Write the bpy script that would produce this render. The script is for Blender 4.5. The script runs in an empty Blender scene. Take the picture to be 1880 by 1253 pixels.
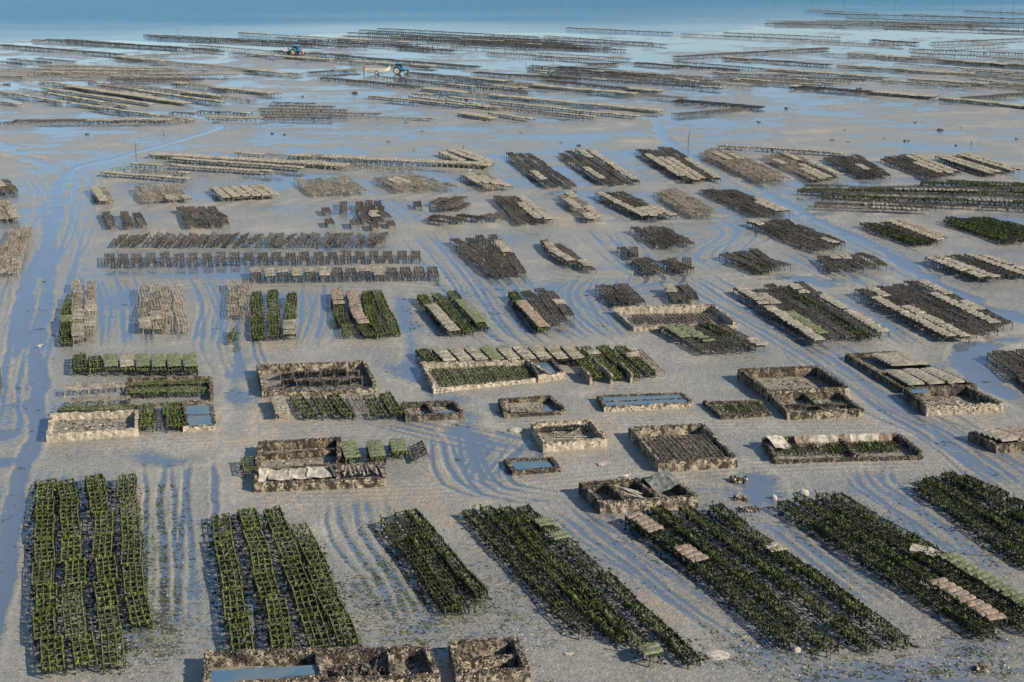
import bpy, math, random
import numpy as np
from mathutils import Vector, Matrix

R = random.Random(7)
NP = np.random.default_rng(11)
scn = bpy.context.scene
COL = scn.collection

# ------------------------------------------------------------------ camera
H = 34.0                      # eye height above the flats (cliff-top view point)
F = 2500.0                    # focal length in photo pixels (photo 1880 x 1253)
PITCH = math.atan(786.5 / F)
cam_d = bpy.data.cameras.new('camera')
cam = bpy.data.objects.new('camera', cam_d); COL.objects.link(cam)
cam.location = (0, 0, H); cam.rotation_euler = (math.pi / 2 - PITCH, 0, 0)
cam_d.sensor_width = 36; cam_d.lens = F / 1880 * 36
cam_d.clip_start = 1; cam_d.clip_end = 60000
scn.camera = cam
# ------------------------------------------------------------------ sky, sun, exposure
SUN_EL = math.radians(31)
SUN_DIR = Vector((0.90, -0.44, 0)).normalized()      # where the sun stands: right of and behind the camera
w = bpy.data.worlds.new('World'); scn.world = w; w.use_nodes = True
nt = w.node_tree; nt.nodes.clear()
sky = nt.nodes.new('ShaderNodeTexSky'); sky.sky_type = 'NISHITA'; sky.sun_disc = False
sky.sun_elevation = SUN_EL
sky.sun_rotation = math.atan2(SUN_DIR.x, SUN_DIR.y)
sky.air_density = 1.0; sky.dust_density = 0.0; sky.ozone_density = 3.0; sky.altitude = 0
bg = nt.nodes.new('ShaderNodeBackground'); bg.inputs[1].default_value = 0.10
out = nt.nodes.new('ShaderNodeOutputWorld')
nt.links.new(sky.outputs[0], bg.inputs[0]); nt.links.new(bg.outputs[0], out.inputs[0])
sd = bpy.data.lights.new('sun', 'SUN'); sd.energy = 5.0; sd.angle = math.radians(0.55); sd.color = (1, 0.925, 0.80)
so = bpy.data.objects.new('sun', sd); COL.objects.link(so)
tosun = Vector((SUN_DIR.x * math.cos(SUN_EL), SUN_DIR.y * math.cos(SUN_EL), math.sin(SUN_EL)))
so.rotation_euler = tosun.to_track_quat('Z', 'Y').to_euler(); so.location = (60, -30, 60)
scn.view_settings.view_transform = 'Standard'; scn.view_settings.look = 'None'
scn.view_settings.exposure = 0.47; scn.view_settings.gamma = 1
scn.cycles.max_bounces = 5

# ------------------------------------------------------------------ helpers
def G(px, py, z=0.0):
    """point of the flats (height z) that stands at this place of the photograph"""
    u = (px - 940.0) / F; v = -(py - 626.5) / F
    dy = math.cos(PITCH) + v * math.sin(PITCH); dz = -math.sin(PITCH) + v * math.cos(PITCH)
    t = (z - H) / dz
    return Vector((u * t, dy * t, z))

ORD = ['zeroth', 'first', 'second', 'third', 'fourth', 'fifth', 'sixth', 'seventh', 'eighth', 'ninth', 'tenth', 'eleventh', 'twelfth',
       'thirteenth', 'fourteenth', 'fifteenth', 'sixteenth', 'seventeenth', 'eighteenth', 'nineteenth', 'twentieth']
def nth(n):
    if n <= 20: return ORD[n]
    tens = {2: 'twenty', 3: 'thirty', 4: 'forty', 5: 'fifty'}[n // 10]
    return tens + '-' + ORD[n % 10] if n % 10 else tens[:-1] + 'ieth'

class MB:
    """collects faces for ONE mesh"""
    def __init__(s): s.v = []; s.f = []; s.m = []
    def add(s, vs, fs, m=0):
        o = len(s.v); s.v.extend([tuple(x) for x in vs]); s.f.extend([tuple(i + o for i in f) for f in fs]); s.m.extend([m] * len(fs))
    def box(s, c, size, rz=0.0, m=0, tilt=None):
        x, y, z = size[0] / 2, size[1] / 2, size[2] / 2
        M = Matrix.Rotation(rz, 3, 'Z')
        if tilt: M = M @ Matrix.Rotation(tilt[0], 3, 'X') @ Matrix.Rotation(tilt[1], 3, 'Y')
        vs = [M @ Vector(p) + Vector(c) for p in ((-x,-y,-z),(x,-y,-z),(x,y,-z),(-x,y,-z),(-x,-y,z),(x,-y,z),(x,y,z),(-x,y,z))]
        s.add(vs, [(0,3,2,1),(4,5,6,7),(0,1,5,4),(1,2,6,5),(2,3,7,6),(3,0,4,7)], m)
    def tube(s, p, q, r, m=0, n=4, r2=None, cap=True):
        p, q = Vector(p), Vector(q); d = (q - p)
        if d.length < 1e-6: return
        d.normalize(); a = d.orthogonal().normalized(); b = d.cross(a); r2 = r if r2 is None else r2
        vs = []
        for k in range(n):
            t = 2 * math.pi * k / n; e = a * math.cos(t) + b * math.sin(t); vs += [p + e * r, q + e * r2]
        fs = [(2*k, 2*((k+1) % n), 2*((k+1) % n)+1, 2*k+1) for k in range(n)]
        if cap: fs += [tuple(2*k for k in range(n))[::-1], tuple(2*k+1 for k in range(n))]
        s.add(vs, fs, m)
    def disc(s, c, axis, r, wdt, m=0, n=14):
        c = Vector(c); ax = Vector(axis).normalized(); s.tube(c - ax * wdt / 2, c + ax * wdt / 2, r, m, n)
    def lump(s, c, r, m=0, sq=1.0, rnd=R):
        c = Vector(c); e = [Vector(d) * r * rnd.uniform(.6, 1.3) for d in ((1,0,0),(0,1,0),(-1,0,0),(0,-1,0))]
        a = rnd.uniform(0, 6.28); M = Matrix.Rotation(a, 3, 'Z')
        vs = [c + M @ (x + Vector((0, 0, rnd.uniform(-.3, .3) * r))) for x in e] + [c + Vector((rnd.uniform(-.3,.3)*r, rnd.uniform(-.3,.3)*r, r * sq * rnd.uniform(.7, 1.3))), c - Vector((0, 0, r * .8 * sq))]
        s.add(vs, [(0,1,4),(1,2,4),(2,3,4),(3,0,4),(1,0,5),(2,1,5),(3,2,5),(0,3,5)], m)
    def blade(s, p, q, wd, m=0, curl=None):
        """a two-segment ribbon with real, if thin, faces"""
        p, q = Vector(p), Vector(q); d = q - p; sd = d.cross(Vector((R.uniform(-1,1), R.uniform(-1,1), .3)))
        if sd.length < 1e-5: sd = Vector((1, 0, 0))
        sd = sd.normalized() * wd / 2; mid = p.lerp(q, .55) + (curl if curl is not None else Vector((R.uniform(-.3,.3), R.uniform(-.3,.3), 0)) * d.length * .5)
        s.add([p - sd * .8, p + sd * .8, mid + sd, mid - sd, q], [(0, 1, 2, 3), (3, 2, 4)], m)
    def mesh(s, name, mats):
        me = bpy.data.meshes.new(name); me.from_pydata(s.v, [], s.f)
        for m in mats: me.materials.append(m)
        if len(mats) > 1: me.polygons.foreach_set('material_index', s.m)
        me.update(); return me
    def build(s, name, mats, parent=None, loc=(0, 0, 0)):
        if not isinstance(mats, (list, tuple)): mats = [mats]
        return link(name, s.mesh(name, mats), parent, loc)

def link(name, data, parent=None, loc=(0, 0, 0), rot=None):
    o = bpy.data.objects.new(name, data); COL.objects.link(o); o.location = loc
    if rot is not None: o.rotation_euler = rot
    if parent is not None: o.parent = parent
    return o
LABELS = {}
def tag(o, label=None, cat=None, group=None, kind=None):
    if label:
        o['label'] = label; LABELS.setdefault(label, []).append(o.name)
    if cat: o['category'] = cat
    if group: o['group'] = group
    if kind: o['kind'] = kind
    return o
def empty(name, loc, label, cat, group=None):
    o = bpy.data.objects.new(name, None); COL.objects.link(o); o.location = loc; o.empty_display_size = .3
    return tag(o, label, cat, group)

# ------------------------------------------------------------------ materials
def mat(name, base, rough=.8, var=.35, scale=3.0, spec=.3, c2=None, bump=.0, bscale=30, detail=6, lo=.35, hi=.65, c3=None, s3=1.0, per_object=0.0, streak=0.0):
    m = bpy.data.materials.new(name); m.use_nodes = True; n = m.node_tree; b = n.nodes['Principled BSDF']
    tc = n.nodes.new('ShaderNodeNewGeometry')
    nz = n.nodes.new('ShaderNodeTexNoise'); nz.inputs['Scale'].default_value = scale; nz.inputs['Detail'].default_value = detail
    vec = tc.outputs['Position']
    if streak:
        mp = n.nodes.new('ShaderNodeMapping'); mp.inputs['Scale'].default_value = (1, 1, streak); n.links.new(vec, mp.inputs[0]); vec = mp.outputs[0]
    n.links.new(vec, nz.inputs['Vector'])
    rp = n.nodes.new('ShaderNodeValToRGB'); e = rp.color_ramp.elements
    c2 = c2 or tuple(x * (1 - var) for x in base)
    e[0].position = lo; e[0].color = (*c2, 1); e[1].position = hi; e[1].color = (*base, 1)
    n.links.new(nz.outputs['Fac'], rp.inputs['Fac']); col = rp.outputs['Color']
    if c3:
        n3 = n.nodes.new('ShaderNodeTexNoise'); n3.inputs['Scale'].default_value = s3; n3.inputs['Detail'].default_value = 5
        n.links.new(vec, n3.inputs['Vector'])
        r3 = n.nodes.new('ShaderNodeMapRange'); r3.inputs[1].default_value = .48; r3.inputs[2].default_value = .6
        n.links.new(n3.outputs['Fac'], r3.inputs[0])
        mx = n.nodes.new('ShaderNodeMix'); mx.data_type = 'RGBA'; n.links.new(r3.outputs[0], mx.inputs['Factor'])
        n.links.new(col, mx.inputs['A']); mx.inputs['B'].default_value = (*c3, 1); col = mx.outputs['Result']
    if per_object:
        oi = n.nodes.new('ShaderNodeObjectInfo'); hs = n.nodes.new('ShaderNodeHueSaturation')
        mr = n.nodes.new('ShaderNodeMapRange'); mr.inputs[3].default_value = 1 - per_object; mr.inputs[4].default_value = 1 + per_object
        n.links.new(oi.outputs['Random'], mr.inputs[0]); n.links.new(mr.outputs[0], hs.inputs['Value']); n.links.new(col, hs.inputs['Color']); col = hs.outputs['Color']
    n.links.new(col, b.inputs['Base Color'])
    b.inputs['Roughness'].default_value = rough; b.inputs['Specular IOR Level'].default_value = spec
    if bump:
        nb = n.nodes.new('ShaderNodeTexNoise'); nb.inputs['Scale'].default_value = bscale; nb.inputs['Detail'].default_value = 4
        n.links.new(tc.outputs['Position'], nb.inputs['Vector'])
        bp = n.nodes.new('ShaderNodeBump'); bp.inputs['Strength'].default_value = bump; bp.inputs['Distance'].default_value = .05
        n.links.new(nb.outputs['Fac'], bp.inputs['Height']); n.links.new(bp.outputs[0], b.inputs['Normal'])
    return m

M_WEED = mat('green_weed', (.110, .145, .020), .6, c2=(.014, .021, .006), scale=3.2, lo=.38, hi=.60, per_object=.35)
M_WEEDK = mat('dark_green_weed', (.13, .165, .024), .6, c2=(.012, .019, .006), scale=3.2, lo=.38, hi=.64, per_object=.3)
M_WEEDB = mat('brown_black_weed', (.035, .036, .016), .6, c2=(.010, .011, .007), scale=4)
M_STEELG = mat('weedy_steel_bar', (.25, .23, .13), .8, c2=(.075, .09, .03), scale=3, lo=.42, hi=.62)
M_STEELK = mat('dark_weedy_bar', (.13, .12, .065), .85, c2=(.022, .026, .012), scale=3.5, lo=.40, hi=.64)
M_BARE = mat('bleached_steel_bar', (.38, .325, .245), .85, c2=(.12, .10, .075), scale=2.2, per_object=.2)
M_DARK = mat('encrusted_dark_bar', (.155, .130, .10), .9, c2=(.024, .021, .018), scale=4, per_object=.3)
M_BAG = mat('grey_mesh_bag', (.315, .275, .21), .95, c2=(.12, .105, .08), c3=(.18, .165, .12), s3=1.0, per_object=.2, scale=6, bump=.4, bscale=40, lo=.33, hi=.6)
M_BAGG = mat('algae_green_mesh_bag', (.185, .19, .115), .95, c2=(.07, .085, .036), scale=5, bump=.4, bscale=40)
M_BAGP = mat('pinkish_brown_mesh_bag', (.31, .235, .175), .95, c2=(.13, .095, .07), scale=5, bump=.4, bscale=40)
M_CRUST = mat('black_shell_crust', (.065, .053, .042), .9, c2=(.016, .014, .012), scale=5, c3=(.15, .118, .08), s3=3.5)
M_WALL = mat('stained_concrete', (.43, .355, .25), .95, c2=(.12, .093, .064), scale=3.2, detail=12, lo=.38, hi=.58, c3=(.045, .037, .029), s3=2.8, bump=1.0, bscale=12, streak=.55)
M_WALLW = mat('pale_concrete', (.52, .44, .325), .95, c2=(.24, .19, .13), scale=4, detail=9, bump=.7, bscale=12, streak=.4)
M_WALLD = mat('crusted_shaded_concrete', (.095, .078, .058), .95, c2=(.022, .019, .016), scale=4.2, detail=11, c3=(.24, .19, .125), s3=2.4, bump=.9, bscale=11, streak=.4)  # dark crusted concrete, with the shaded tank sides also put into the colour
M_FLOOR = mat('tank_silt', (.29, .26, .20), .6, c2=(.13, .115, .09), scale=3, bump=.5, bscale=18)
M_SHEET = mat('pale_plastic_sheet', (.48, .425, .34), .85, c2=(.22, .19, .145), scale=2.5, bump=.3, bscale=9)
M_TARP = mat('grey_tarpaulin', (.22, .22, .19), .6, c2=(.09, .09, .08), scale=3)
M_PLANK = mat('weathered_plank', (.40, .36, .28), .85, c2=(.2, .18, .13), scale=4)
M_POST = mat('dark_wood_post', (.06, .05, .04), .9, scale=5)
M_ROCK = mat('dark_rock', (.12, .105, .085), .9, c2=(.04, .036, .03), scale=4, bump=.6, bscale=12)
M_SHELL = mat('white_oyster_shell', (.74, .70, .62), .6, c2=(.45, .40, .33), scale=9)
M_DEBRIS = mat('stranded_weed', (.085, .078, .045), .8, c2=(.03, .028, .018), scale=3, c3=(.07, .10, .02), s3=1.0)
M_PALE = mat('pale_lump', (.52, .47, .39), .9, c2=(.26, .23, .18), scale=5)
M_CRUSTP = mat('pale_shell_crust', (.50, .42, .31), .9, c2=(.24, .19, .13), scale=6)

def water_mat(name, base, rough, ior, bump, bscale, stretch=1.0, spec=.5):
    m = bpy.data.materials.new(name); m.use_nodes = True; n = m.node_tree; b = n.nodes['Principled BSDF']
    b.inputs['Base Color'].default_value = (*base, 1); b.inputs['Roughness'].default_value = rough; b.inputs['IOR'].default_value = ior; b.inputs['Specular IOR Level'].default_value = spec
    if not bump:
        g = n.nodes.new('ShaderNodeNewGeometry'); nb = n.nodes.new('ShaderNodeTexNoise'); nb.inputs['Scale'].default_value = .9; nb.inputs['Detail'].default_value = 6; n.links.new(g.outputs['Position'], nb.inputs['Vector'])
        rp = n.nodes.new('ShaderNodeValToRGB'); e = rp.color_ramp.elements; e[0].position = .35; e[0].color = (*base, 1); e[1].position = .72; e[1].color = (.16, .17, .15, 1); n.links.new(nb.outputs['Fac'], rp.inputs[0]); n.links.new(rp.outputs[0], b.inputs['Base Color'])
    if bump:
        g = n.nodes.new('ShaderNodeNewGeometry'); mp = n.nodes.new('ShaderNodeMapping'); mp.inputs['Scale'].default_value = (1, stretch, 1)
        nb = n.nodes.new('ShaderNodeTexNoise'); nb.inputs['Scale'].default_value = bscale; nb.inputs['Detail'].default_value = 6
        n.links.new(g.outputs['Position'], mp.inputs[0]); n.links.new(mp.outputs[0], nb.inputs['Vector'])
        bp = n.nodes.new('ShaderNodeBump'); bp.inputs['Strength'].default_value = bump; bp.inputs['Distance'].default_value = .4
        n.links.new(nb.outputs['Fac'], bp.inputs['Height']); n.links.new(bp.outputs[0], b.inputs['Normal'])
    return m
M_SEA = water_mat('sea_water', (.050, .215, .325), .28, 1.33, 1.0, .5, spec=.26)
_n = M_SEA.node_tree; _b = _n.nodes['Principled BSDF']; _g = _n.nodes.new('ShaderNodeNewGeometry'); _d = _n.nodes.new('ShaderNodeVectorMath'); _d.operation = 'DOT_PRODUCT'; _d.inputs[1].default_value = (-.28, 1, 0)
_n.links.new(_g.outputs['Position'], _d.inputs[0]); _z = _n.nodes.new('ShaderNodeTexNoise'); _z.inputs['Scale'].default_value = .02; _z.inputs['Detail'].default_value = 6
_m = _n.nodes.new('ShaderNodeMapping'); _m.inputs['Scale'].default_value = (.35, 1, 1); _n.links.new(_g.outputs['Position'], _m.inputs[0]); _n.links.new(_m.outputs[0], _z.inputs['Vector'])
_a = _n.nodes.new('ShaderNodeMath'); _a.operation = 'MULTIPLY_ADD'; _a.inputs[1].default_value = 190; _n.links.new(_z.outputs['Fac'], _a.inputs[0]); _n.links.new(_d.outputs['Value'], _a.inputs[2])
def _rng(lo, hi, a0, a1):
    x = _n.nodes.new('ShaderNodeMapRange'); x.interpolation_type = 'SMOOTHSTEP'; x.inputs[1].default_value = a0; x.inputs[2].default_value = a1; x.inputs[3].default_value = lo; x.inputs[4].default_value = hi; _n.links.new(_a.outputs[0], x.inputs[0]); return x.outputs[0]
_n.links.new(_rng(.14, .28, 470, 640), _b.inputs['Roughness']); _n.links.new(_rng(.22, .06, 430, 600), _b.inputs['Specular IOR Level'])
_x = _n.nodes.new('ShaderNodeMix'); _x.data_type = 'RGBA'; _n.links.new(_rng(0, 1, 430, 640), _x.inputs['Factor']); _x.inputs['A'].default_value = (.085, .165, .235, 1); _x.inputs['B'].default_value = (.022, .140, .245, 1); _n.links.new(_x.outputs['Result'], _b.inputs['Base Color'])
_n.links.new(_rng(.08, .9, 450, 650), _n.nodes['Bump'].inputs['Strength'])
M_POOL = water_mat('tank_water', (.075, .15, .215), .06, 1.45, 0, 1)

# ------------------------------------------------------------------ the flats: one height field of mud, ruts and runnels
def seg_dist(P, a, b):
    d = b - a; L2 = max((d * d).sum(), 1e-9); t = np.clip(((P - a) @ d) / L2, 0, 1)
    return np.linalg.norm(P - (a + t[:, None] * d), axis=1)
def vnoise(P, s, seed):
    """smooth value noise on a lattice, 0..1"""
    q = P / s; i = np.floor(q).astype(np.int64); f = q - i; f = f * f * (3 - 2 * f)
    def hsh(ix, iy):
        n = (ix * 374761393 + iy * 668265263 + seed * 982451653) & 0xFFFFFFFF
        n = ((n ^ (n >> 13)) * 1274126177) & 0xFFFFFFFF
        return ((n ^ (n >> 16)) & 0xFFFF) / 65535.0
    a = hsh(i[:,0], i[:,1]); b = hsh(i[:,0]+1, i[:,1]); c = hsh(i[:,0], i[:,1]+1); d = hsh(i[:,0]+1, i[:,1]+1)
    return (a*(1-f[:,0]) + b*f[:,0])*(1-f[:,1]) + (c*(1-f[:,0]) + d*f[:,0])*f[:,1]
def fbm(P, s, seed, o=4):
    r = 0; a = .5; t = 0
    for k in range(o): r = r + a * vnoise(P, s / 2**k, seed + k * 17); t += a; a *= .5
    return r / t
def spline(pts, step):
    """resample a polyline (Catmull-Rom) to short pieces"""
    P = [np.array((p[0], p[1])) for p in pts]; P = [2*P[0]-P[1]] + P + [2*P[-1]-P[-2]]; outp = []
    for k in range(1, len(P) - 2):
        n = max(2, int(np.linalg.norm(P[k+1]-P[k]) / step))
        for j in range(n):
            t = j / n
            outp.append(.5*((2*P[k]) + (-P[k-1]+P[k+1])*t + (2*P[k-1]-5*P[k]+4*P[k+1]-P[k+2])*t*t + (-P[k-1]+3*P[k]-3*P[k+1]+P[k+2])*t**3))
    outp.append(P[-2]); return np.array(outp)

# runnels: photo polyline, half width in m, depth in m
CHANNELS = [
 ([(-40,1255),(-5,1120),(10,1020),(25,930),(42,860),(72,785),(60,748),(76,711),(69,681),(65,653),(73,635),(72,605),(84,570),(88,507),(96,450)], .55, .28),
 ([(22,660),(40,620),(44,575),(52,520),(82,461),(99,410),(103,376),(112,342),(138,308),(190,296),(272,274),(357,250),(402,232),(360,214),(300,206)], .7, .26),
 ([(-60,1180),(-25,1080),(-10,980)], .6, .06), ([(-30,800),(0,795),(28,808)], .9, .06), ([(-10,862),(10,850),(25,838)], .8, .05), ([(15,748),(30,744),(45,738)], .5, .05), ([(30,690),(45,688)], .4, .05),
 ([(-80,235),(0,265),(40,288),(100,312)], 1.2, .06),
 ([(70,440),(110,385),(135,335),(128,300)], .5, .05), ([(85,430),(80,390),(95,350),(120,318)], .45, .05),
 ([(1205,215),(1212,245),(1245,275),(1305,302),(1370,330),(1420,362),(1480,396),(1560,432),(1640,472),(1700,510),(1790,556),(1900,598)], .85, .16),
 ([(1000,408),(1240,404),(1430,398),(1560,392)], 1.0, .05),
 ([(1900,618),(1840,624),(1785,640),(1775,660),(1800,690),(1850,722),(1900,750)], 1.0, .20),
 ([(1560,520),(1460,512),(1400,506)], 1.4, .07),
 ([(1530,530),(1500,520),(1470,514)], 1.0, .05),
 ([(600,470),(760,480),(800,520),(850,560),(880,590)], .6, .04),
 ([(730,530),(745,580),(755,640),(770,690),(800,720)], .8, .05),
 ([(700,650),(760,700),(850,760),(855,800)], 1.0, .05),
 ([(440,640),(430,700),(440,760),(430,800)], .9, .05),
 ([(850,770),(865,800),(870,850),(900,880)], 1.2, .05),
 ([(240,830),(320,850),(380,830)], 1.0, .045),
 ([(1350,860),(1390,890),(1400,930)], 1.0, .06),
 ([(1280,870),(1340,880),(1440,885)], .8, .04),
 ([(1720,790),(1770,840),(1840,880)], .6, .05),
 ([(0,150),(200,152),(430,140),(560,128)], 4.0, .08),
 ([(560,128),(700,140),(800,128),(960,118),(1120,112),(1240,104)], 5.0, .09),
 ([(1240,104),(1400,98),(1600,90),(1800,85)], 4.0, .07),
]
# pairs of wheel ruts: polyline, depth
TRACKS = [
 ([(330,838),(318,900),(325,1000),(335,1150)], .055), ([(192,505),(205,560),(205,640)], .05), ([(360,505),(385,560),(372,635)], .05),
 ([(575,520),(572,580),(560,640)], .05), ([(770,430),(830,500),(900,600),(960,640)], .06), ([(850,440),(920,520),(960,560),(1080,630)], .05),
 ([(1090,420),(1150,480),(1200,520),(1050,560),(1090,620)], .05), ([(1080,505),(1060,540),(1080,580),(1130,620)], .07), ([(1240,505),(1330,560),(1440,620),(1600,720),(1740,800),(1900,880)], .06),
 ([(1480,640),(1620,740),(1720,800),(1880,910)], .05), ([(1500,535),(1580,570),(1680,640)], .045), ([(700,360),(745,395),(770,415)], .05), ([(1060,350),(1110,380),(1150,405)], .045),
 ([(1150,345),(1200,370),(1240,400)], .04), ([(910,300),(960,335)], .05), ([(1110,300),(1180,335)], .04), ([(1230,290),(1330,340),(1430,390),(1560,450),(1700,520)], .06),
 ([(1270,270),(1400,335),(1480,380)], .05), ([(1500,300),(1600,335)], .04), ([(1640,300),(1720,330)], .04), ([(1300,400),(1340,430),(1290,470),(1340,500)], .05),
 ([(1440,460),(1520,500),(1600,540)], .05), ([(60,320),(95,380),(90,460),(50,560),(30,680),(10,800)], .05), ([(150,300),(130,340),(110,420),(70,520),(55,620)], .045),
 ([(-20,290),(80,300),(150,330),(130,400)], .04), ([(830,790),(850,860),(900,900),(1000,920)], .06), ([(960,800),(900,850),(890,880)], .05), ([(1580,860),(1600,890),(1700,960),(1830,1060)], .05),
 ([(640,910),(660,980),(720,1060),(760,1140)], .045), ([(1020,920),(1100,980),(1250,1090),(1400,1200)], .05), ([(1420,950),(1540,1050),(1650,1130)], .05), ([(430,560),(420,640),(440,700)], .04),
 ([(700,770),(840,800),(960,830)], .04), ([(120,860),(90,960),(40,1010)], .05),
]
# cart roads across the beds, drier and rutted lengthwise
ROADS = [
 [(120,400),(170,388),(560,369),(800,360),(1060,346),(1360,331),(1600,322),(1900,326)], [(150,432),(420,424),(700,421),(1060,409),(1490,396),(1900,384)], [(140,512),(500,528),(800,523),(1100,506),(1400,512),(1690,515)],
 [(100,640),(420,632),(740,628),(1010,625),(1230,655),(1400,662)], [(80,826),(300,812),(700,792),(900,785),(1400,780),(1900,780)], [(440,915),(780,905),(1050,890),(1380,858),(1700,848),(1900,850)], [(680,720),(900,712),(1300,705)],
 [(40,500),(25,620),(15,740)], [(150,262),(300,240),(360,226)], [(1270,262),(1400,262),(1500,272)],
]
BEDS_DAMP = []
def build_ground():
    cols = np.concatenate([np.linspace(-900, -40, 36)[:-1], np.arange(-40, 1920, 3.0), np.linspace(1920, 2780, 36)[1:]])
    rows = np.concatenate([np.array([2400, 1900, 1650, 1500, 1400, 1330]), np.arange(1290, 330, -2.2), np.arange(330, -8, -1.7), np.array([-20, -40, -60, -85, -110, -130, -142, -150, -155.])])
    X, Y = np.meshgrid(cols, rows)
    u = (X - 940) / F; v = -(Y - 626.5) / F
    dy = math.cos(PITCH) + v * math.sin(PITCH); dz = -math.sin(PITCH) + v * math.cos(PITCH)
    t = -H / dz; P = np.stack([(u * t).ravel(), (dy * t).ravel()], 1)
    dist = P[:, 1]
    h = .008 + (fbm(P, 9.0, 3) - .5) * .10 + (fbm(P, 1.7, 5, 3) - .5) * .04 + (fbm(P, 38, 8, 3) - .5) * .08 * np.clip(1.3 - dist / 260, .35, 1) + (fbm(P * np.array([.5, 1.0]), 3.2, 91, 3) - .5) * .12 * np.clip((dist - 140) / 40, 0, 1)
    near = np.clip((130 - dist) / 40, 0, 1); h += near * .012
    lo = np.array([P[:,0], P[:,1]])
    def stroke(pts, hw, fn, step):
        S = spline([G(*p) for p in pts], step); best = np.full(len(P), 1e9); par = np.zeros(len(P)); acc = 0.0; tot = np.linalg.norm(S[1:] - S[:-1], axis=1).sum()
        for a, b in zip(S[:-1], S[1:]):
            mn = np.minimum(a, b) - hw; mx = np.maximum(a, b) + hw
            idx = np.nonzero((P[:,0] > mn[0]) & (P[:,0] < mx[0]) & (P[:,1] > mn[1]) & (P[:,1] < mx[1]))[0]
            if len(idx):
                dd = seg_dist(P[idx], a, b); up = dd < best[idx]; j = idx[up]; best[j] = dd[up]
                u_ = (b - a) / max(np.linalg.norm(b - a), 1e-6); par[j] = acc + (P[j] - a) @ u_
            acc += np.linalg.norm(b - a)
        idx = np.nonzero(best < hw)[0]
        if len(idx): fn(idx, best[idx], np.clip(np.minimum(par[idx], tot - par[idx]) / min(5.0, tot * .25), 0, 1))
    wob = (fbm(P, 2.2, 21, 3) - .5)
    for pts in ROADS:
        def f(i, d, e):
            k = e * np.clip(1.15 - d / 2.6, 0, 1); k = k * k * (3 - 2 * k)
            h[i] = h[i] * (1 - .75 * k) + k * (.036 + .018 * np.cos(d * 2 * math.pi / .62) + .03 * wob[i])
        stroke(pts, 3.2, f, 4)
    brk = np.clip(fbm(P, 4.0, 77, 3) * 2.4 - .25, .5, 1.2)
    for pts, dep in TRACKS:
        for off, sc_, wdt in ((0.0, 1.0, .17), (2.6 + R.uniform(-.4, .6), .85, .15), (R.uniform(-2.5, -.8), .6, .12), (R.uniform(1, 4.5), .6, .12)):
            gauge = R.uniform(.78, .95); lug = R.uniform(0, 6.28)
            def f(i, d, e):
                dd = d + wob[i] * .30
                rut = np.exp(-((dd - gauge) / wdt) ** 2); rim = np.exp(-((dd - gauge - wdt * 2) / (wdt * .8)) ** 2) + np.exp(-((dd - gauge + wdt * 2) / (wdt * .7)) ** 2)
                k = e * np.clip((1.7 - d) / .4, 0, 1) * brk[i] * sc_
                k2 = np.clip(k, 0, 1); h[i] = (h[i] - .012) * (1 - .5 * k2 * np.clip((1.3 - d), 0, 1)) + .012 - 1.45 * dep * rut * k + .42 * dep * rim * k - rut * np.clip(h[i], 0, .05) * k2
            Q = [(p[0] + off * 15 * (0.45 if p[1] < 420 else 1) + R.uniform(-14, 14) * (off != 0), p[1] + R.uniform(-5, 5) * (off != 0)) for p in pts]
            stroke(Q, 1.7, f, 1.5)
    for ci, (pts, hw, dep) in enumerate(CHANNELS):
        wv = 1.0 if ci < 2 else 2.6
        def f(i, d, e):
            q = d / hw + wob[i] * wv
            h[i] = h[i] - e * dep * np.clip(1.15 - q, 0, 1.0) + .02 * np.exp(-((q - 1.5) / .25) ** 2)
        stroke(pts, hw * 2.1, f, 2.5)
    # the flats sink gently towards the sea
    sl = np.clip((dist + P[:,0] * -.28 - 285) / 260, 0, 1); far = np.clip((dist - 300) / 150, 0, 1)
    tz = -.42 * sl - far * .10 + far * (fbm(P, 45, 40, 5) - .5) * .20 - np.clip((dist - 620) / 400, 0, 3) * .6
    far2 = np.clip((dist - 165) / 60, 0, 1)
    h -= far2 * .004 + np.clip((dist - 310) / 120, 0, 1) * .05
    z = np.where(h > 0, h, h * .12) + tz
    nr, nc = X.shape
    V = np.column_stack([P, z])
    idx = np.arange(nr * nc).reshape(nr, nc)
    quads = np.stack([idx[:-1,:-1], idx[:-1,1:], idx[1:,1:], idx[1:,:-1]], -1).reshape(-1, 4)
    me = bpy.data.meshes.new('mud_flats'); me.vertices.add(len(V)); me.vertices.foreach_set('co', V.ravel())
    me.loops.add(quads.size); me.loops.foreach_set('vertex_index', quads.ravel().astype(np.int32))
    me.polygons.add(len(quads)); me.polygons.foreach_set('loop_start', np.arange(0, quads.size, 4, dtype=np.int32))
    me.polygons.foreach_set('use_smooth', np.ones(len(quads), bool)); me.update(calc_edges=True)
    at = me.attributes.new('bed_height', 'FLOAT', 'POINT'); at.data.foreach_set('value', h.astype(np.float32))
    # material: damp mud above, standing film of water below bed level
    m = bpy.data.materials.new('tidal_mud'); m.use_nodes = True; n = m.node_tree; b = n.nodes['Principled BSDF']; N = n.nodes.new; L = n.links.new
    a = N('ShaderNodeAttribute'); a.attribute_name = 'bed_height'; g = N('ShaderNodeNewGeometry')
    def noise(sc, det=5, rough=.55):
        x = N('ShaderNodeTexNoise'); x.inputs['Scale'].default_value = sc; x.inputs['Detail'].default_value = det; x.inputs['Roughness'].default_value = rough
        L(g.outputs['Position'], x.inputs['Vector']); return x.outputs['Fac']
    def math_(op, p, q):
        x = N('ShaderNodeMath'); x.operation = op
        for k, s in enumerate((p, q)):
            if isinstance(s, (int, float)): x.inputs[k].default_value = s
            else: L(s, x.inputs[k])
        return x.outputs[0]
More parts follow.
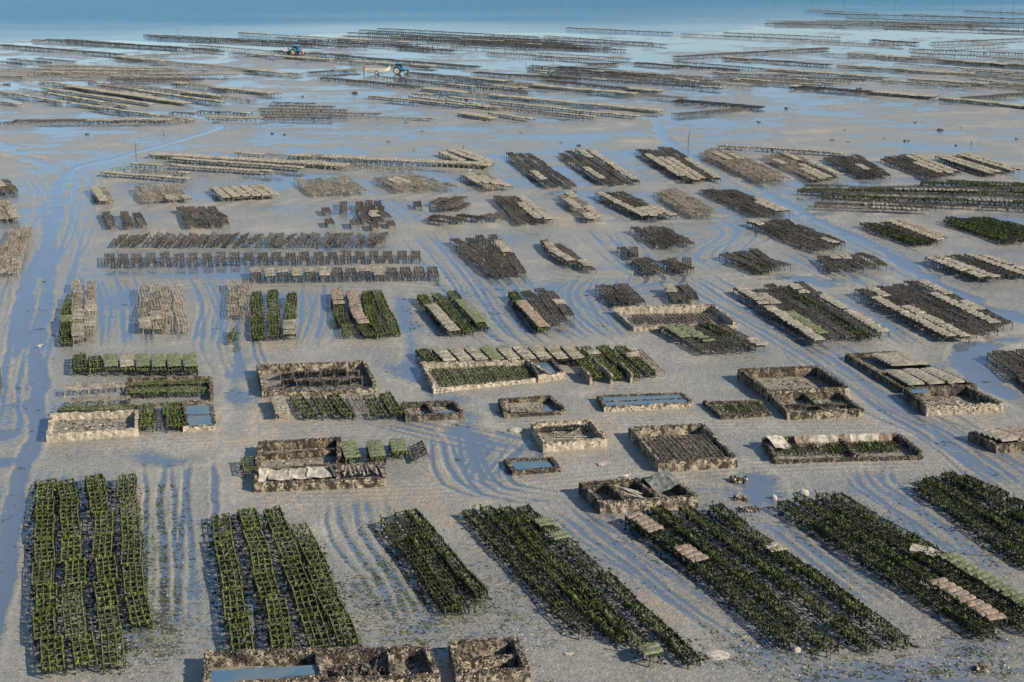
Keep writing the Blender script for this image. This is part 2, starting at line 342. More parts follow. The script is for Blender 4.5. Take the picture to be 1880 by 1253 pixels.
    def rng(s, a0, a1, b0=0., b1=1.):
        x = N('ShaderNodeMapRange'); x.interpolation_type = 'SMOOTHSTEP'
        for k, q in enumerate((a0, a1, b0, b1)): x.inputs[k+1].default_value = q
        L(s, x.inputs[0]); return x.outputs[0]
    def mix(f, c1, c2):
        x = N('ShaderNodeMix'); x.data_type = 'RGBA'; L(f, x.inputs['Factor'])
        for nm, c in (('A', c1), ('B', c2)):
            if isinstance(c, tuple): x.inputs[nm].default_value = (*c, 1)
            else: L(c, x.inputs[nm])
        return x.outputs['Result']
    hh = math_('ADD', a.outputs['Fac'], math_('ADD', math_('MULTIPLY', math_('SUBTRACT', noise(2.6, 10, .7), .5), .17), math_('MULTIPLY', math_('SUBTRACT', noise(.45, 5, .6), .5), .07)))
    wet = rng(hh, .012, -.014); damp = rng(hh, .10, .005)
    mud = mix(rng(noise(.5, 6), .35, .65), (.36, .325, .265), (.43, .38, .30))
    mud = mix(rng(noise(7, 6, .7), .50, .72), mud, (.225, .198, .15))
    mud = mix(rng(noise(.09, 4), .50, .68), mud, (.40, .315, .205))
    mudd = mix(rng(noise(3, 6, .7), .4, .7), (.26, .24, .20), (.18, .166, .138))
    c = mix(damp, mud, mudd); c = mix(wet, c, (.115, .138, .165))  # wet film base tinted blue, part of the sky sheen put into the colour
    L(c, b.inputs['Base Color'])
    L(math_('SUBTRACT', math_('SUBTRACT', .62, math_('MULTIPLY', damp, .30)), math_('MULTIPLY', wet, .24)), b.inputs['Roughness'])
    b.inputs['IOR'].default_value = 1.5; L(math_('ADD', math_('ADD', .22, math_('MULTIPLY', damp, .22)), math_('MULTIPLY', wet, .65)), b.inputs['Specular IOR Level'])
    bp = N('ShaderNodeBump'); bp.inputs['Distance'].default_value = .10
    L(math_('MULTIPLY', math_('SUBTRACT', 1.0, wet), .85), bp.inputs['Strength'])
    L(math_('ADD', noise(6, 7, .7), math_('MULTIPLY', noise(1.5, 3), .8)), bp.inputs['Height']); L(bp.outputs[0], b.inputs['Normal'])
    me.materials.append(m)
    tag(link('mud_flats', me), kind='structure')
build_ground()
SEA_Z = -.27
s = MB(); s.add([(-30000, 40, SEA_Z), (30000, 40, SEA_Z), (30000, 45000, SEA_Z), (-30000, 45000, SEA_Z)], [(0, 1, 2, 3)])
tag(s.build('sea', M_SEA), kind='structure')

# ------------------------------------------------------------------ trestles: steel tables, local length along +Y
TW, TL = .88, 3.0
LUSH = [1.0]
def weed_on(mb, p, q, gap, lo, hi, wd, m, up=.0):
    p, q = Vector(p), Vector(q); n = int((q - p).length / gap * LUSH[0])
    for k in range(n):
        a = p.lerp(q, (k + R.random()) / n); l = R.uniform(lo, hi)
        dirn = Vector((R.uniform(-.45, .45), R.uniform(-.45, .45), 1 if R.random() < up else -1)) * l
        mb.blade(a, a + dirn, wd * R.uniform(.6, 1.4), m)
def trestle_parts(style, lush=1.0):
    """list of (name, mesh) in trestle space"""
    ht = {'weed': .62, 'hook': .6, 'bare': .6, 'dark': .6}[style]; parts = []
    bar = {'weed': M_STEELG, 'hook': M_STEELK, 'bare': M_BARE, 'dark': M_DARK}[style]; wm = M_WEED if style == 'weed' else M_WEEDK
    rr = {'weed': .022, 'hook': .027, 'bare': .032, 'dark': .040}[style]
    xs = (-TW/2, -TW/6, TW/6, TW/2); sag = [R.uniform(-.03, .03) for _ in xs]
    for x, sg in zip(xs, sag):
        mb = MB(); r0 = rr * (1.2 if abs(x) > .3 else .8)
        mb.tube((x, -TL/2, ht), (x + sg, 0, ht + sg * .4), r0); mb.tube((x + sg, 0, ht + sg * .4), (x, TL/2, ht), r0)
        parts.append(('rail', mb.mesh('rail', [bar])))
    ys = [-1.42, -.86, -.29, .29, .86, 1.42]; rungs = (-1.15, -.57, 0, .57, 1.15) if style in ('dark', 'bare') else ()
    for k, y in enumerate(ys):
        mb = MB()
        if k in (0, 2, 3, 5) and style != 'x':
            y2 = y + R.uniform(-.05, .05); sp = R.uniform(-.06, .06)
            mb.tube((-TW/2 + sp, y2 + R.uniform(-.1, .1), -.12), (-TW/2, y, ht), rr); mb.tube((TW/2 + sp, y2 + R.uniform(-.1, .1), -.12), (TW/2, y, ht), rr)
            mb.tube((-TW/2, y, ht - .03), (TW/2, y, ht - .03), rr)
            parts.append(('leg_frame', mb.mesh('leg_frame', [bar])))
        else:
            mb.tube((-TW/2, y, ht - .03), (TW/2, y, ht - .03), rr * .85); parts.append(('crossbar', mb.mesh('crossbar', [bar])))
    for y in rungs:
        mb = MB(); mb.tube((-TW/2, y + R.uniform(-.1, .1), ht - .02), (TW/2, y + R.uniform(-.1, .1), ht - .02), rr * .8); parts.append(('crossbar', mb.mesh('crossbar', [bar])))
    mb = MB()
    if style == 'weed':
        for x in xs: weed_on(mb, (x, -TL/2, ht), (x, TL/2, ht), .055 if abs(x) > .3 else .10, .08, .26, .06, 0, .12)
        for y in ys: weed_on(mb, (-TW/2, y, ht), (TW/2, y, ht), .05, .10, .27, .085, 0, .08)
        for y in (-1.42, -.29, .29, 1.42):
            for x in (-TW/2, TW/2): weed_on(mb, (x, y, .05), (x, y, ht), .05, .06, .2, .06, 0, .2)
    elif style == 'hook':
        for _ in range(int(15 * LUSH[0])):
            c = Vector((R.choice((-TW/2, -TW/2, TW/2, TW/2, -TW/6, TW/6)), R.uniform(-1.5, 1.5), ht))
            for _k in range(5): mb.blade(c + Vector((R.gauss(0, .03), R.gauss(0, .05), 0)), c + Vector((R.gauss(0, .10), R.gauss(0, .14), R.uniform(-.35, .24))), R.uniform(.05, .11))
        for x in xs: weed_on(mb, (x, -TL/2, ht), (x, TL/2, ht), .055 if abs(x) > .3 else .45, .08, .28, .07, 0, .14)
        for y in ys: weed_on(mb, (-TW/2, y, ht), (TW/2, y, ht), .2, .10, .24, .07, 0, .15)
        for y in (-1.42, -.29, .29, 1.42):
            for x in (-TW/2, TW/2): weed_on(mb, (x, y, .05), (x, y, ht), .06, .06, .2, .06, 0, .2)
    elif style == 'bare':
        for x in xs: weed_on(mb, (x, -TL/2, ht), (x, TL/2, ht), .30, .05, .16, .05, 0, .5)
        for _ in range(26):
            x = R.choice(xs); y = R.uniform(-1.4, 1.4); mb.tube((x, y, ht - .2), (x + R.uniform(-.1, .1), y + R.uniform(-.1, .1), ht + R.uniform(.08, .32)), .022)
    else:
        for x in xs:
            for _ in range(26): mb.lump((x + R.uniform(-.04,.04), R.uniform(-1.5, 1.5), ht - abs(R.gauss(0, .10))), R.uniform(.03, .085))
        for y in ys:
            for _ in range(6): mb.lump((R.uniform(-TW/2, TW/2), y, ht - .03), R.uniform(.03, .07))
        for _ in range(18):
            x = R.choice(xs); y = R.uniform(-1.4, 1.4); mb.tube((x, y, ht - .1), (x + R.uniform(-.08, .08), y + R.uniform(-.08,.08), ht + R.uniform(.08, .28)), .024)
    if style in ('weed', 'hook'):
        md = MB()
        for x in (-TW/2, TW/2): weed_on(md, (x, -TL/2, ht - .05), (x, TL/2, ht - .05), .085, .10, .5, .08, 0, 0)
        for y in ys: weed_on(md, (-TW/2, y, ht - .05), (TW/2, y, ht - .05), .10, .12, .40, .08, 0, 0)
        for _ in range(50): md.lump((R.choice(xs) + R.gauss(0, .05), R.uniform(-1.5, 1.5), R.uniform(.0, .25)), R.uniform(.04, .10), 0, .7)
        parts.append(('weed', md.mesh('dark_growth', [M_WEEDB])))
    gm = {'weed': wm, 'hook': wm, 'bare': M_BARE, 'dark': M_DARK}[style]
    parts.append(({'weed': 'weed', 'hook': 'weed', 'bare': 'strap', 'dark': 'crust'}[style], mb.mesh('growth', [gm])))
    return parts, ht
def hook_mesh():
    mb = MB(); pts = [Vector((TW/2, 0, .5)), Vector((TW/2 + .04, .03, .82)), Vector((TW/2 + .10, .02, 1.0 + R.uniform(-.1, .1))), Vector((TW/2 + .24, 0, 1.02 + R.uniform(-.1, .05)))]
    for a, b in zip(pts[:-1], pts[1:]): mb.tube(a, b, .030); weed_on(mb, a, b, .045, .05, .16, .07, 0, .2)
    return mb.mesh('strap', [M_WEED])
VAR = {}
for st in ('weed', 'hook', 'bare', 'dark'):
    VAR[st] = []
    for lush in (1.35, .95, .4, 1.1, .7): LUSH[0] = lush; VAR[st].append(trestle_parts(st))
LUSH[0] = 1.0
HOOKS = [hook_mesh() for _ in range(6)]
def joined(parts):
    """the same trestle as one mesh, for those too small in the photo to show their bars singly"""
    me = bpy.data.meshes.new('trestle'); V = []; Fc = []; mi = []; mats = []
    for nm, p in parts:
        o = len(V); V += [tuple(v.co) for v in p.vertices]
        if p.materials[0] not in mats: mats.append(p.materials[0])
        for f in p.polygons: Fc.append(tuple(i + o for i in f.vertices)); mi.append(mats.index(p.materials[0]))
    me.from_pydata(V, [], Fc)
    for m in mats: me.materials.append(m)
    me.polygons.foreach_set('material_index', mi); me.update(); return me
JOIN = {st: [joined(p) for p, _ in VAR[st]] for st in VAR}

# bags ------------------------------------------------------------
def bag_mesh(m):
    mb = MB(); n = 5; vs = []; L_, W_, T_ = 1.02, .47, .055
    for k in range(n):
        y = (k / (n - 1) - .5) * L_; e = math.sin(math.pi * (k + .35) / (n - .3)) ** .5
        for (x, z) in ((-.5, .02), (-.34, 1), (0, 1.25), (.34, 1), (.5, .02), (0, -.2)):
            vs.append((y + R.uniform(-.015, .015), x * W_ * (.85 + .15 * e) + R.uniform(-.015, .015), z * T_ * 2 * (.35 + .65 * e) * R.uniform(.8, 1.2)))
    fs = [(k*6+j, k*6+(j+1) % 6, (k+1)*6+(j+1) % 6, (k+1)*6+j) for k in range(n-1) for j in range(6)] + [tuple(range(6))[::-1], tuple((n-1)*6+j for j in range(6))]
    mb.add(vs, fs); return mb.mesh('oyster_bag', [m])
BAGS = {'grey': [bag_mesh(M_BAG) for _ in range(4)], 'green': [bag_mesh(M_BAGG) for _ in range(4)], 'pink': [bag_mesh(M_BAGP) for _ in range(4)]}
BAGV = {k: [np.array([tuple(v.co) for v in me.vertices]) for me in v] for k, v in BAGS.items()}
BAGF = [tuple(p.vertices) for p in BAGS['grey'][0].polygons]
FARBAG_V, FARBAG_F, FARBAG_M = [], [], []
NBAG = [0]
def far_bag(p, rz, col, k=1.0):
    v = BAGV[col][R.randrange(4)] * k; c, s_ = math.cos(rz), math.sin(rz); o = sum(len(x) for x in FARBAG_V) if False else far_bag.n
    FARBAG_V.append(np.column_stack([v[:,0]*c - v[:,1]*s_ + p[0], v[:,0]*s_ + v[:,1]*c + p[1], v[:,2] + p[2]])); far_bag.n += len(v)
    FARBAG_F.extend([tuple(i + o for i in f) for f in BAGF]); FARBAG_M.extend([('grey', 'green', 'pink').index(col)] * len(BAGF))
far_bag.n = 0
def one_bag(p, rz, col, label, group, tilt=(0, 0)):
    NBAG[0] += 1
    return tag(link('oyster_bag', R.choice(BAGS[col]), None, p, (tilt[0] + R.uniform(-.05, .05), tilt[1] + R.uniform(-.05, .05), rz + R.uniform(-.08, .08))), label, 'oyster bag', group)

ADJ = {'weed': 'green weed-covered', 'hook': 'dark green weedy', 'bare': 'bleached bare', 'dark': 'black encrusted'}
def row(pts, style, label, group, bags=(), detail=False, hooks=False, where='', jit=.06, single_bags=False, zoff=0.0, gaps=0.0, cat='trestle row'):
    """a line of trestles lashed end to end along photo points of its top; bags = [(from, to, colour)] as fractions far -> near"""
    ht = VAR[style][0][1]
    P = [np.array(G(x, y, ht)[:2]) for x, y in pts]; L = [0]
    for a, b in zip(P[:-1], P[1:]): L.append(L[-1] + np.linalg.norm(b - a))
    def at(s):
        s = min(max(s, 0), L[-1])
        for k in range(len(P) - 1):
            if s <= L[k+1] or k == len(P) - 2:
                t = (s - L[k]) / (L[k+1] - L[k]); d = (P[k+1] - P[k]) / np.linalg.norm(P[k+1] - P[k]); return P[k] + (P[k+1] - P[k]) * t, d
    n = max(1, round(L[-1] / (TL + .04))); step = L[-1] / n; sc = step / (TL + .04)
    root = empty('trestle_row', (P[0][0], P[0][1], 0), label, cat, group); o0 = Vector((P[0][0], P[0][1], 0))
    for k in range(n):
        if gaps and R.random() < gaps: continue
        c, d = at((k + .5) * step); rz = math.atan2(d[1], d[0]) - math.pi / 2 + R.uniform(-jit, jit)
        loc = Vector((c[0] + R.uniform(-.13, .13), c[1], zoff + R.uniform(-.13, .04))) - o0; rot = (R.uniform(-.03, .03), R.uniform(-.09, .09), rz)
        v = R.randrange(5)
        if detail:
            t = link('trestle', None, root, loc, rot); t.scale = (.74 if style == 'hook' else 1.08, sc, 1); t.empty_display_size = .2
            for nm, me in VAR[style][v][0]: 
                q = link(nm, me, t)
                if nm in ('weed', 'crust', 'strap'): q['kind'] = 'stuff'
            for y in ((-1.1, -.36, .38, 1.12) if hooks else ()): link('strap', R.choice(HOOKS), t, (0, y + R.uniform(-.08, .08), 0))['kind'] = 'stuff'
        else:
            t = link('trestle', JOIN[style][v], root, loc, rot); t.scale = (.92, sc, 1)
    total = {}; done = {}
    for (a, b, col) in bags[::-1]:
        s_ = a * L[-1]; items = []
        while s_ < b * L[-1] - .2:
            items.append(s_ + .25); s_ += .5 * R.uniform(.96, 1.12)
            if R.random() < .025: s_ += .4
        for j, s1 in enumerate(items):
            c, d = at(s1); rz = math.atan2(d[1], d[0]) - math.pi / 2; p = (c[0] + R.uniform(-.04, .04), c[1], ht + .045 + zoff)
            if single_bags:
                m = len(items) - j + done.get(col, 0)
                cn = {'grey': 'grey', 'green': 'algae-green', 'pink': 'pinkish brown'}[col]
                one_bag(p, rz, col, f'{cn} bag, {nth(m)} from near end, {where}', 'bags on ' + where)
            else: far_bag((p[0] + R.gauss(0, .05), p[1] + R.gauss(0, .03), p[2] + R.uniform(-.03, .03)), rz + R.gauss(0, .11), col, R.uniform(.9, 1.08))
        done[col] = done.get(col, 0) + len(items)
    return root

def foot(a, b):
    f = (b[1] + 160) * .028 * .2 / max(b[1] - a[1], 8); f = min(f, .3)
    return (b[0] + (a[0] - b[0]) * f, b[1] + (a[1] - b[1]) * f)
def side(i, n): return 'only' if n == 1 else nth(i + 1) + ' from left'
def block(quad, n, style, where, bags=None, single=False, jit=.06, styles=None, gaps=0.0, ragged=.05, fill=None):
    """a bed of n rows side by side; quad = far-left, far-right, near-right, near-left corners of its top in the photo"""
    FL, FR, NR, NL = quad; NR, NL = foot(FR, NR), foot(FL, NL)
    ht = .6
    wid = ((G(*FR) - G(*FL)).length + (G(*NR) - G(*NL)).length) / 2
    for i in range(n):
        t = (i + .5) / n; e0, e1 = R.uniform(-ragged, ragged), R.uniform(-ragged, ragged)
        a = (FL[0] + (FR[0] - FL[0]) * t, FL[1] + (FR[1] - FL[1]) * t); b = (NL[0] + (NR[0] - NL[0]) * t, NL[1] + (NR[1] - NL[1]) * t)
        p = (a[0] + (b[0] - a[0]) * e0, a[1] + (b[1] - a[1]) * e0); q = (b[0] + (b[0] - a[0]) * e1, b[1] + (b[1] - a[1]) * e1)
        st = (styles or {}).get(i, style)
        bg_ = (bags or {}).get(i, [])
        nm = f'{ADJ[st]} trestle row, {side(i, n)}, {where}' if n > 1 else f'{ADJ[st]} trestle row, {where}'
        row([p, q], st, nm, 'rows of the ' + where, bg_, where=f'{nth(i+1)} row of {where}', jit=jit, single_bags=single, gaps=gaps)

# ---- foreground beds
def fg(rows, style, where, hooks=()):
    for i, (pts, bags) in enumerate(rows):
        row(pts, style, f'{ADJ[style]} trestle row, {side(i, len(rows))}, {where}', 'rows of the ' + where, bags, True, i in hooks, f'{nth(i+1)} row, {where}', .05, True)
fg([([(82,876),(77,1010),(80,1112),(99,1225)], []), ([(118,877),(124,925),(131,1010),(136,1035),(134,1095),(155,1218)], []),
    ([(170,871),(182,915),(191,993),(192,1078),(211,1218)], []), ([(231,871),(233,925),(243,993),(245,1078),(257,1140)], [])], 'weed', 'leftmost foreground bed')
fg([([(402,939),(449,1192)], []), ([(449,934),(477,1010),(524,1194)], []), ([(497,934),(531,1027),(592,1184)], []), ([(546,956),(585,1044),(640,1178)], [])], 'weed', 'second foreground bed from left')
fg([([(706,950),(825,1112)], []), ([(732,936),(852,1112)], []), ([(756,933),(884,1086)], [])], 'hook', 'third foreground bed from left')
fg([([(858,932),(1072,1155)], []), ([(890,926),(1140,1168)], []), ([(925,930),(1205,1205)], [(.94, 1.0, 'green')]), ([(962,926),(1280,1208)], [(.12, .16, 'green'), (.22, .26, 'green')])], 'hook', 'fourth foreground bed from left', (1, 2))
fg([([(1160,945),(1275,1022),(1460,1180)], [(0, .16, 'pink'), (.30, .46, 'pink')]), ([(1205,928),(1330,1030),(1530,1186)], []), ([(1258,926),(1440,1060),(1600,1182)], []), ([(1308,926),(1663,1175)], [(.34, .39, 'grey')])], 'hook', 'fifth foreground bed from left', (2, 3))
fg([([(1440,920),(1815,1158)], []), ([(1470,908),(1835,1140)], [(.72, 1.0, 'pink')]), ([(1503,906),(1900,1148)], []), ([(1535,906),(1740,1022),(1900,1118)], [(.58, 1.0, 'green')])], 'hook', 'sixth foreground bed from left', (1, 3))
fg([([(1688,884),(1910,1035)], []), ([(1708,872),(1920,1005)], []), ([(1732,864),(1930,970)], []), ([(1765,872),(1940,950)], [])], 'hook', 'rightmost foreground bed', (1, 2))

# ---- beds behind the tanks (nearest inland band), left to right
D = 'nearest small-bed band'
def bed(k, band): return f'{nth(k)} bed from left, {band}'
def rows_of(lst, where):
    for i, (pts, st, bags) in enumerate(lst):
        if abs(pts[0][1] - pts[-1][1]) > 25: pts = pts[:-1] + [foot(pts[-2], pts[-1])]
        row(pts, st, f'{ADJ[st]} trestle row, {side(i, len(lst))}, {where}', 'rows of the ' + where, bags, where=f'{nth(i+1)} row, {where}', single_bags=True)
rows_of([([(128,540),(117,630)], 'weed', [(.5, .62, 'green')]), ([(143,514),(143,628)], 'bare', [(.55, .7, 'grey'), (.78, .95, 'grey')]), ([(167,516),(165,622)], 'bare', [(.45, .6, 'grey'), (.68, .85, 'grey')])], bed(1, D))
rows_of([([(259,524),(268,608)], 'bare', [(.78, 1, 'grey')]), ([(279,520),(289,608)], 'bare', [(.66, .82, 'grey')]), ([(301,523),(311,608)], 'bare', []), ([(323,524),(336,608)], 'bare', [])], bed(2, D))
rows_of([([(426,516),(430,580)], 'bare', []), ([(446,516),(450,582)], 'bare', []), ([(473,532),(471,620)], 'weed', []), ([(502,532),(504,620)], 'weed', []), ([(534,538),(531,618)], 'weed', [(.7, 1, 'grey')])], bed(3, D))
rows_of([([(617,532),(625,575),(648,616)], 'weed', [(0, .35, 'pink')]), ([(645,532),(655,575),(682,616)], 'weed', [(.05, .8, 'pink')]), ([(670,532),(682,575),(704,616)], 'weed', []), ([(694,532),(702,560),(728,612)], 'weed', [])], bed(4, D))
rows_of([([(772,540),(838,612)], 'weed', [(.32, 1, 'grey')]), ([(798,535),(866,610)], 'weed', []), ([(828,535),(893,602)], 'weed', [(.28, .9, 'green')])], bed(5, D))
rows_of([([(938,535),(1003,606)], 'weed', [(.3, 1, 'pink')]), ([(963,532),(1025,600)], 'dark', []), ([(985,530),(1040,592)], 'dark', []), ([(1008,534),(1050,583)], 'dark', [(.4, .6, 'grey')])], bed(6, D))
block([(1093,524),(1150,520),(1186,556),(1135,560)], 4, 'dark', bed(7, D), jit=.15)
block([(1218,526),(1262,522),(1292,552),(1245,556)], 3, 'dark', bed(8, D), {0: [(0, .5, 'grey')]}, jit=.15)
block([(1352,532),(1480,520),(1640,612),(1500,630)], 7, 'dark', bed(9, D), {0: [(0, 1, 'grey')], 1: [(.1, .35, 'grey'), (.5, .95, 'green')], 5: [(.0, .2, 'grey')], 6: [(.3, 1, 'grey')]}, styles={4: 'hook'})
block([(1558,528),(1700,515),(1875,598),(1745,625)], 7, 'dark', bed(10, D), {0: [(.2, 1, 'grey')], 1: [(0, .2, 'grey'), (.4, 1, 'grey')], 5: [(.3, .95, 'grey')], 6: [(0, .35, 'grey'), (.5, .7, 'grey')]})
block([(1212,600),(1330,592),(1420,638),(1300,650)], 5, 'dark', 'bed before the long pink-walled tank', {0: [(0, .5, 'green')], 1: [(0, .7, 'green')], 4: [(.7, 1, 'grey')]}, styles={3: 'hook'})
block([(1808,646),(1880,640),(1950,690),(1880,700)], 4, 'dark', 'bed at right edge beside the runnel')
# ---- middle band
C = 'middle bed band'
block([(822,438),(915,430),(972,500),(905,510)], 4, 'dark', bed(1, C), {3: [(.2, .5, 'grey')]}, jit=.12)
rows_of([([(1000,440),(1018,462),(1062,487)], 'dark', [(.1, .9, 'grey')]), ([(1022,446),(1055,470),(1092,497)], 'dark', [(.7, .9, 'grey')])], bed(2, C))
block([(1140,452),(1165,455),(1172,472),(1150,474)], 2, 'dark', 'small upright pile of frames in middle bed band', jit=.5)
block([(1160,478),(1188,472),(1228,498),(1198,504)], 3, 'dark', 'low tangled bed in front of the frame pile', jit=.4)
block([(1212,478),(1248,472),(1290,496),(1250,502)], 3, 'dark', 'low tangled bed right of the frame pile', jit=.4)
block([(1160,418),(1215,412),(1280,447),(1215,456)], 4, 'dark', 'bushy bed behind the frame pile', jit=.35)
block([(1322,464),(1386,458),(1455,491),(1400,502)], 5, 'dark', bed(5, C), jit=.35, styles={1: 'hook'})
block([(1500,470),(1590,464),(1640,488),(1522,500)], 5, 'dark', bed(6, C), {1: [(0, .3, 'grey')], 2: [(0, .4, 'grey')]}, jit=.3)
block([(1372,406),(1440,402),(1570,450),(1500,460)], 5, 'dark', 'dark bed with bags at far end', {0: [(.0, .18, 'grey')], 3: [(.75, .95, 'grey')]}, jit=.3)
block([(1578,410),(1652,403),(1755,442),(1690,450)], 5, 'bare', 'half green bed with two bagged rows', {3: [(0, 1, 'grey')], 4: [(.1, .9, 'pink')]}, styles={0: 'hook', 1: 'hook', 2: 'dark'})
block([(1728,402),(1812,396),(1950,432),(1860,446)], 7, 'hook', 'dark green bed at right edge')
block([(1695,474),(1800,464),(1920,505),(1805,514)], 6, 'dark', 'bagged bed at right edge', {0: [(0, 1, 'grey')], 1: [(0, 1, 'grey')], 4: [(0, 1, 'grey')], 5: [(.1, 1, 'grey')]})
# ---- second band from the sea side
B2 = 'second farthest bed band'
rows_of([([(195,387),(207,417)], 'dark', []), ([(226,389),(238,418)], 'dark', []), ([(250,389),(266,415)], 'dark', [])], bed(1, B2))
block([(324,382),(396,378),(430,413),(346,419)], 4, 'dark', bed(2, B2), jit=.2)
block([(622,370),(640,368),(640,390),(620,391)], 1, 'dark', 'short frame stack left in third gap', jit=.2)
block([(652,370),(700,368),(718,400),(665,412)], 3, 'dark', bed(3, B2), {1: [(.6, .9, 'grey')]}, jit=.15)
for k, (x, y) in enumerate(((602, 402), (650, 404), (684, 408), (714, 404), (598, 380))):
    row([(x, y), (x + 5, y + 9)], 'dark', f'small lone black trestle, {nth(k+1)} of five scattered around third bed', 'scattered lone trestles', cat='trestle row')
block([(796,362),(850,359),(858,384),(805,387)], 4, 'dark', 'tangled heap of frames, middle of second band', jit=.7)
block([(780,394),(920,390),(930,404),(800,412)], 6, 'dark', 'low collapsed frames in front of tangled heap', jit=.9)
block([(756,370),(775,367),(782,380),(762,382)], 1, 'dark', 'single tilted frame left of tangled heap', jit=.4)
block([(908,361),(958,358),(1022,406),(950,410)], 4, 'dark', bed(5, B2), {2: [(.3, .9, 'grey')], 3: [(0, 1, 'grey')]})
block([(1020,357),(1052,353),(1112,400),(1082,405)], 2, 'bare', bed(6, B2), {0: [(.2, .6, 'grey'), (.8, 1, 'grey')], 1: [(0, .25, 'grey'), (.6, 1, 'grey')]})
block([(1092,354),(1138,350),(1245,397),(1185,402)], 4, 'dark', bed(7, B2), {0: [(0, 1, 'grey')], 1: [(.7, 1, 'grey')], 2: [(.7, 1, 'grey')], 3: [(.6, 1, 'grey')]})
block([(1196,350),(1242,346),(1325,394),(1275,400)], 4, 'bare', bed(8, B2), jit=.15)
block([(1288,349),(1346,345),(1460,391),(1400,397)], 5, 'dark', bed(9, B2), {3: [(.6, 1, 'grey')], 4: [(.45, 1, 'grey')]})
# ---- farthest band of small beds
A = 'farthest bed band'
block([(162,343),(196,340),(213,370),(186,374)], 2, 'bare', bed(1, A), {0: [(0, 1, 'grey')]})
block([(240,342),(330,338),(352,367),(265,372)], 6, 'bare', bed(2, A), {3: [(.8, 1, 'grey')], 5: [(.8, 1, 'grey')]}, jit=.12)
block([(382,343),(486,338),(520,361),(410,367)], 6, 'bare', bed(3, A), {k: [(.12, 1, 'grey')] for k in range(6)})
block([(540,329),(640,323),(682,354),(576,358)], 6, 'bare', bed(4, A), jit=.15)
block([(683,326),(768,320),(856,345),(732,352)], 6, 'bare', bed(5, A), {1: [(.2, .6, 'grey')], 2: [(.1, .5, 'grey')]}, jit=.15)
block([(846,321),(886,316),(945,345),(900,350)], 4, 'bare', bed(6, A), {0: [(0, .6, 'grey')], 1: [(0, .7, 'grey')], 2: [(.2, .8, 'grey')], 3: [(.5, 1, 'grey')]})
block([(925,281),(972,278),(1063,340),(1008,345)], 3, 'dark', bed(7, A), {0: [(.6, .85, 'grey')]})
block([(1018,279),(1092,275),(1182,335),(1115,340)], 4, 'dark', bed(8, A), {0: [(.55, .9, 'grey')], 2: [(0, .3, 'grey')], 3: [(0, .95, 'grey')]})
block([(1166,275),(1236,270),(1326,328),(1260,334)], 5, 'dark', bed(9, A), {0: [(.2, .9, 'grey')], 1: [(.3, 1, 'grey')], 2: [(.3, 1, 'grey')], 4: [(.4, 1, 'grey')]})
block([(1278,278),(1342,275),(1456,330),(1398,334)], 6, 'bare', bed(10, A), {2: [(.1, .35, 'grey')], 4: [(.1, .3, 'grey')]}, jit=.1)
block([(1398,285),(1455,280),(1557,325),(1495,332)], 5, 'bare', bed(11, A), {0: [(.2, .4, 'grey')], 1: [(.6, 1, 'grey')], 2: [(.5, 1, 'grey')], 3: [(.0, .3, 'grey')], 4: [(.4, 1, 'grey')]}, styles={3: 'dark'})
block([(1512,288),(1575,283),(1642,323),(1590,328)], 5, 'dark', bed(12, A), {2: [(.5, .75, 'grey')]}, jit=.15)
block([(1612,290),(1682,283),(1768,318),(1715,328)], 5, 'dark', bed(13, A), {2: [(.4, .9, 'grey')], 3: [(.1, 1, 'grey')], 4: [(0, .95, 'grey')]})
block([(1712,287),(1778,282),(1882,312),(1822,322)], 5, 'dark', bed(14, A), {k: [(0, 1, 'grey')] for k in (0, 1, 3, 4)})
# long green rows at the right
for i, (a, b, st, bg_) in enumerate([((1462,350),(1900,362),'dark',[]), ((1470,345),(1900,352),'hook',[(.4, .75, 'grey')]), ((1476,341),(1900,345),'dark',[]), ((1500,356),(1900,372),'hook',[(.7, .9, 'grey')]),
        ((1495,372),(1720,380),'dark',[(.4,.6,'grey')]), ((1490,377),(1710,386),'bare',[(.5, .9, 'grey')]), ((1690,333),(1900,343),'hook',[]), ((1740,331),(1900,338),'hook',[]), ((1510,364),(1900,383),'dark',[])]):
    row([a, b], st, f'long {ADJ[st]} trestle row, {nth(i+1)} of nine lying crosswise at right edge', 'long crosswise rows at right edge', bg_)
# left edge beds
block([(-30,332),(15,328),(35,352),(-10,356)], 3, 'dark', 'bed at left edge above the runnel bend', {1: [(0, .6, 'grey')]}, jit=.15)
block([(-20,370),(12,366),(36,402),(5,406)], 3, 'bare', 'second bed down at left edge', {2: [(.6, 1, 'grey')]}, jit=.1)
block([(20,420),(58,420),(30,500),(-30,506)], 3, 'bare', 'pale bed at left edge below it')
block([(-30,680),(2,676),(4,700),(-30,710)], 1, 'dark', 'scrap of frame at left edge by the pools')

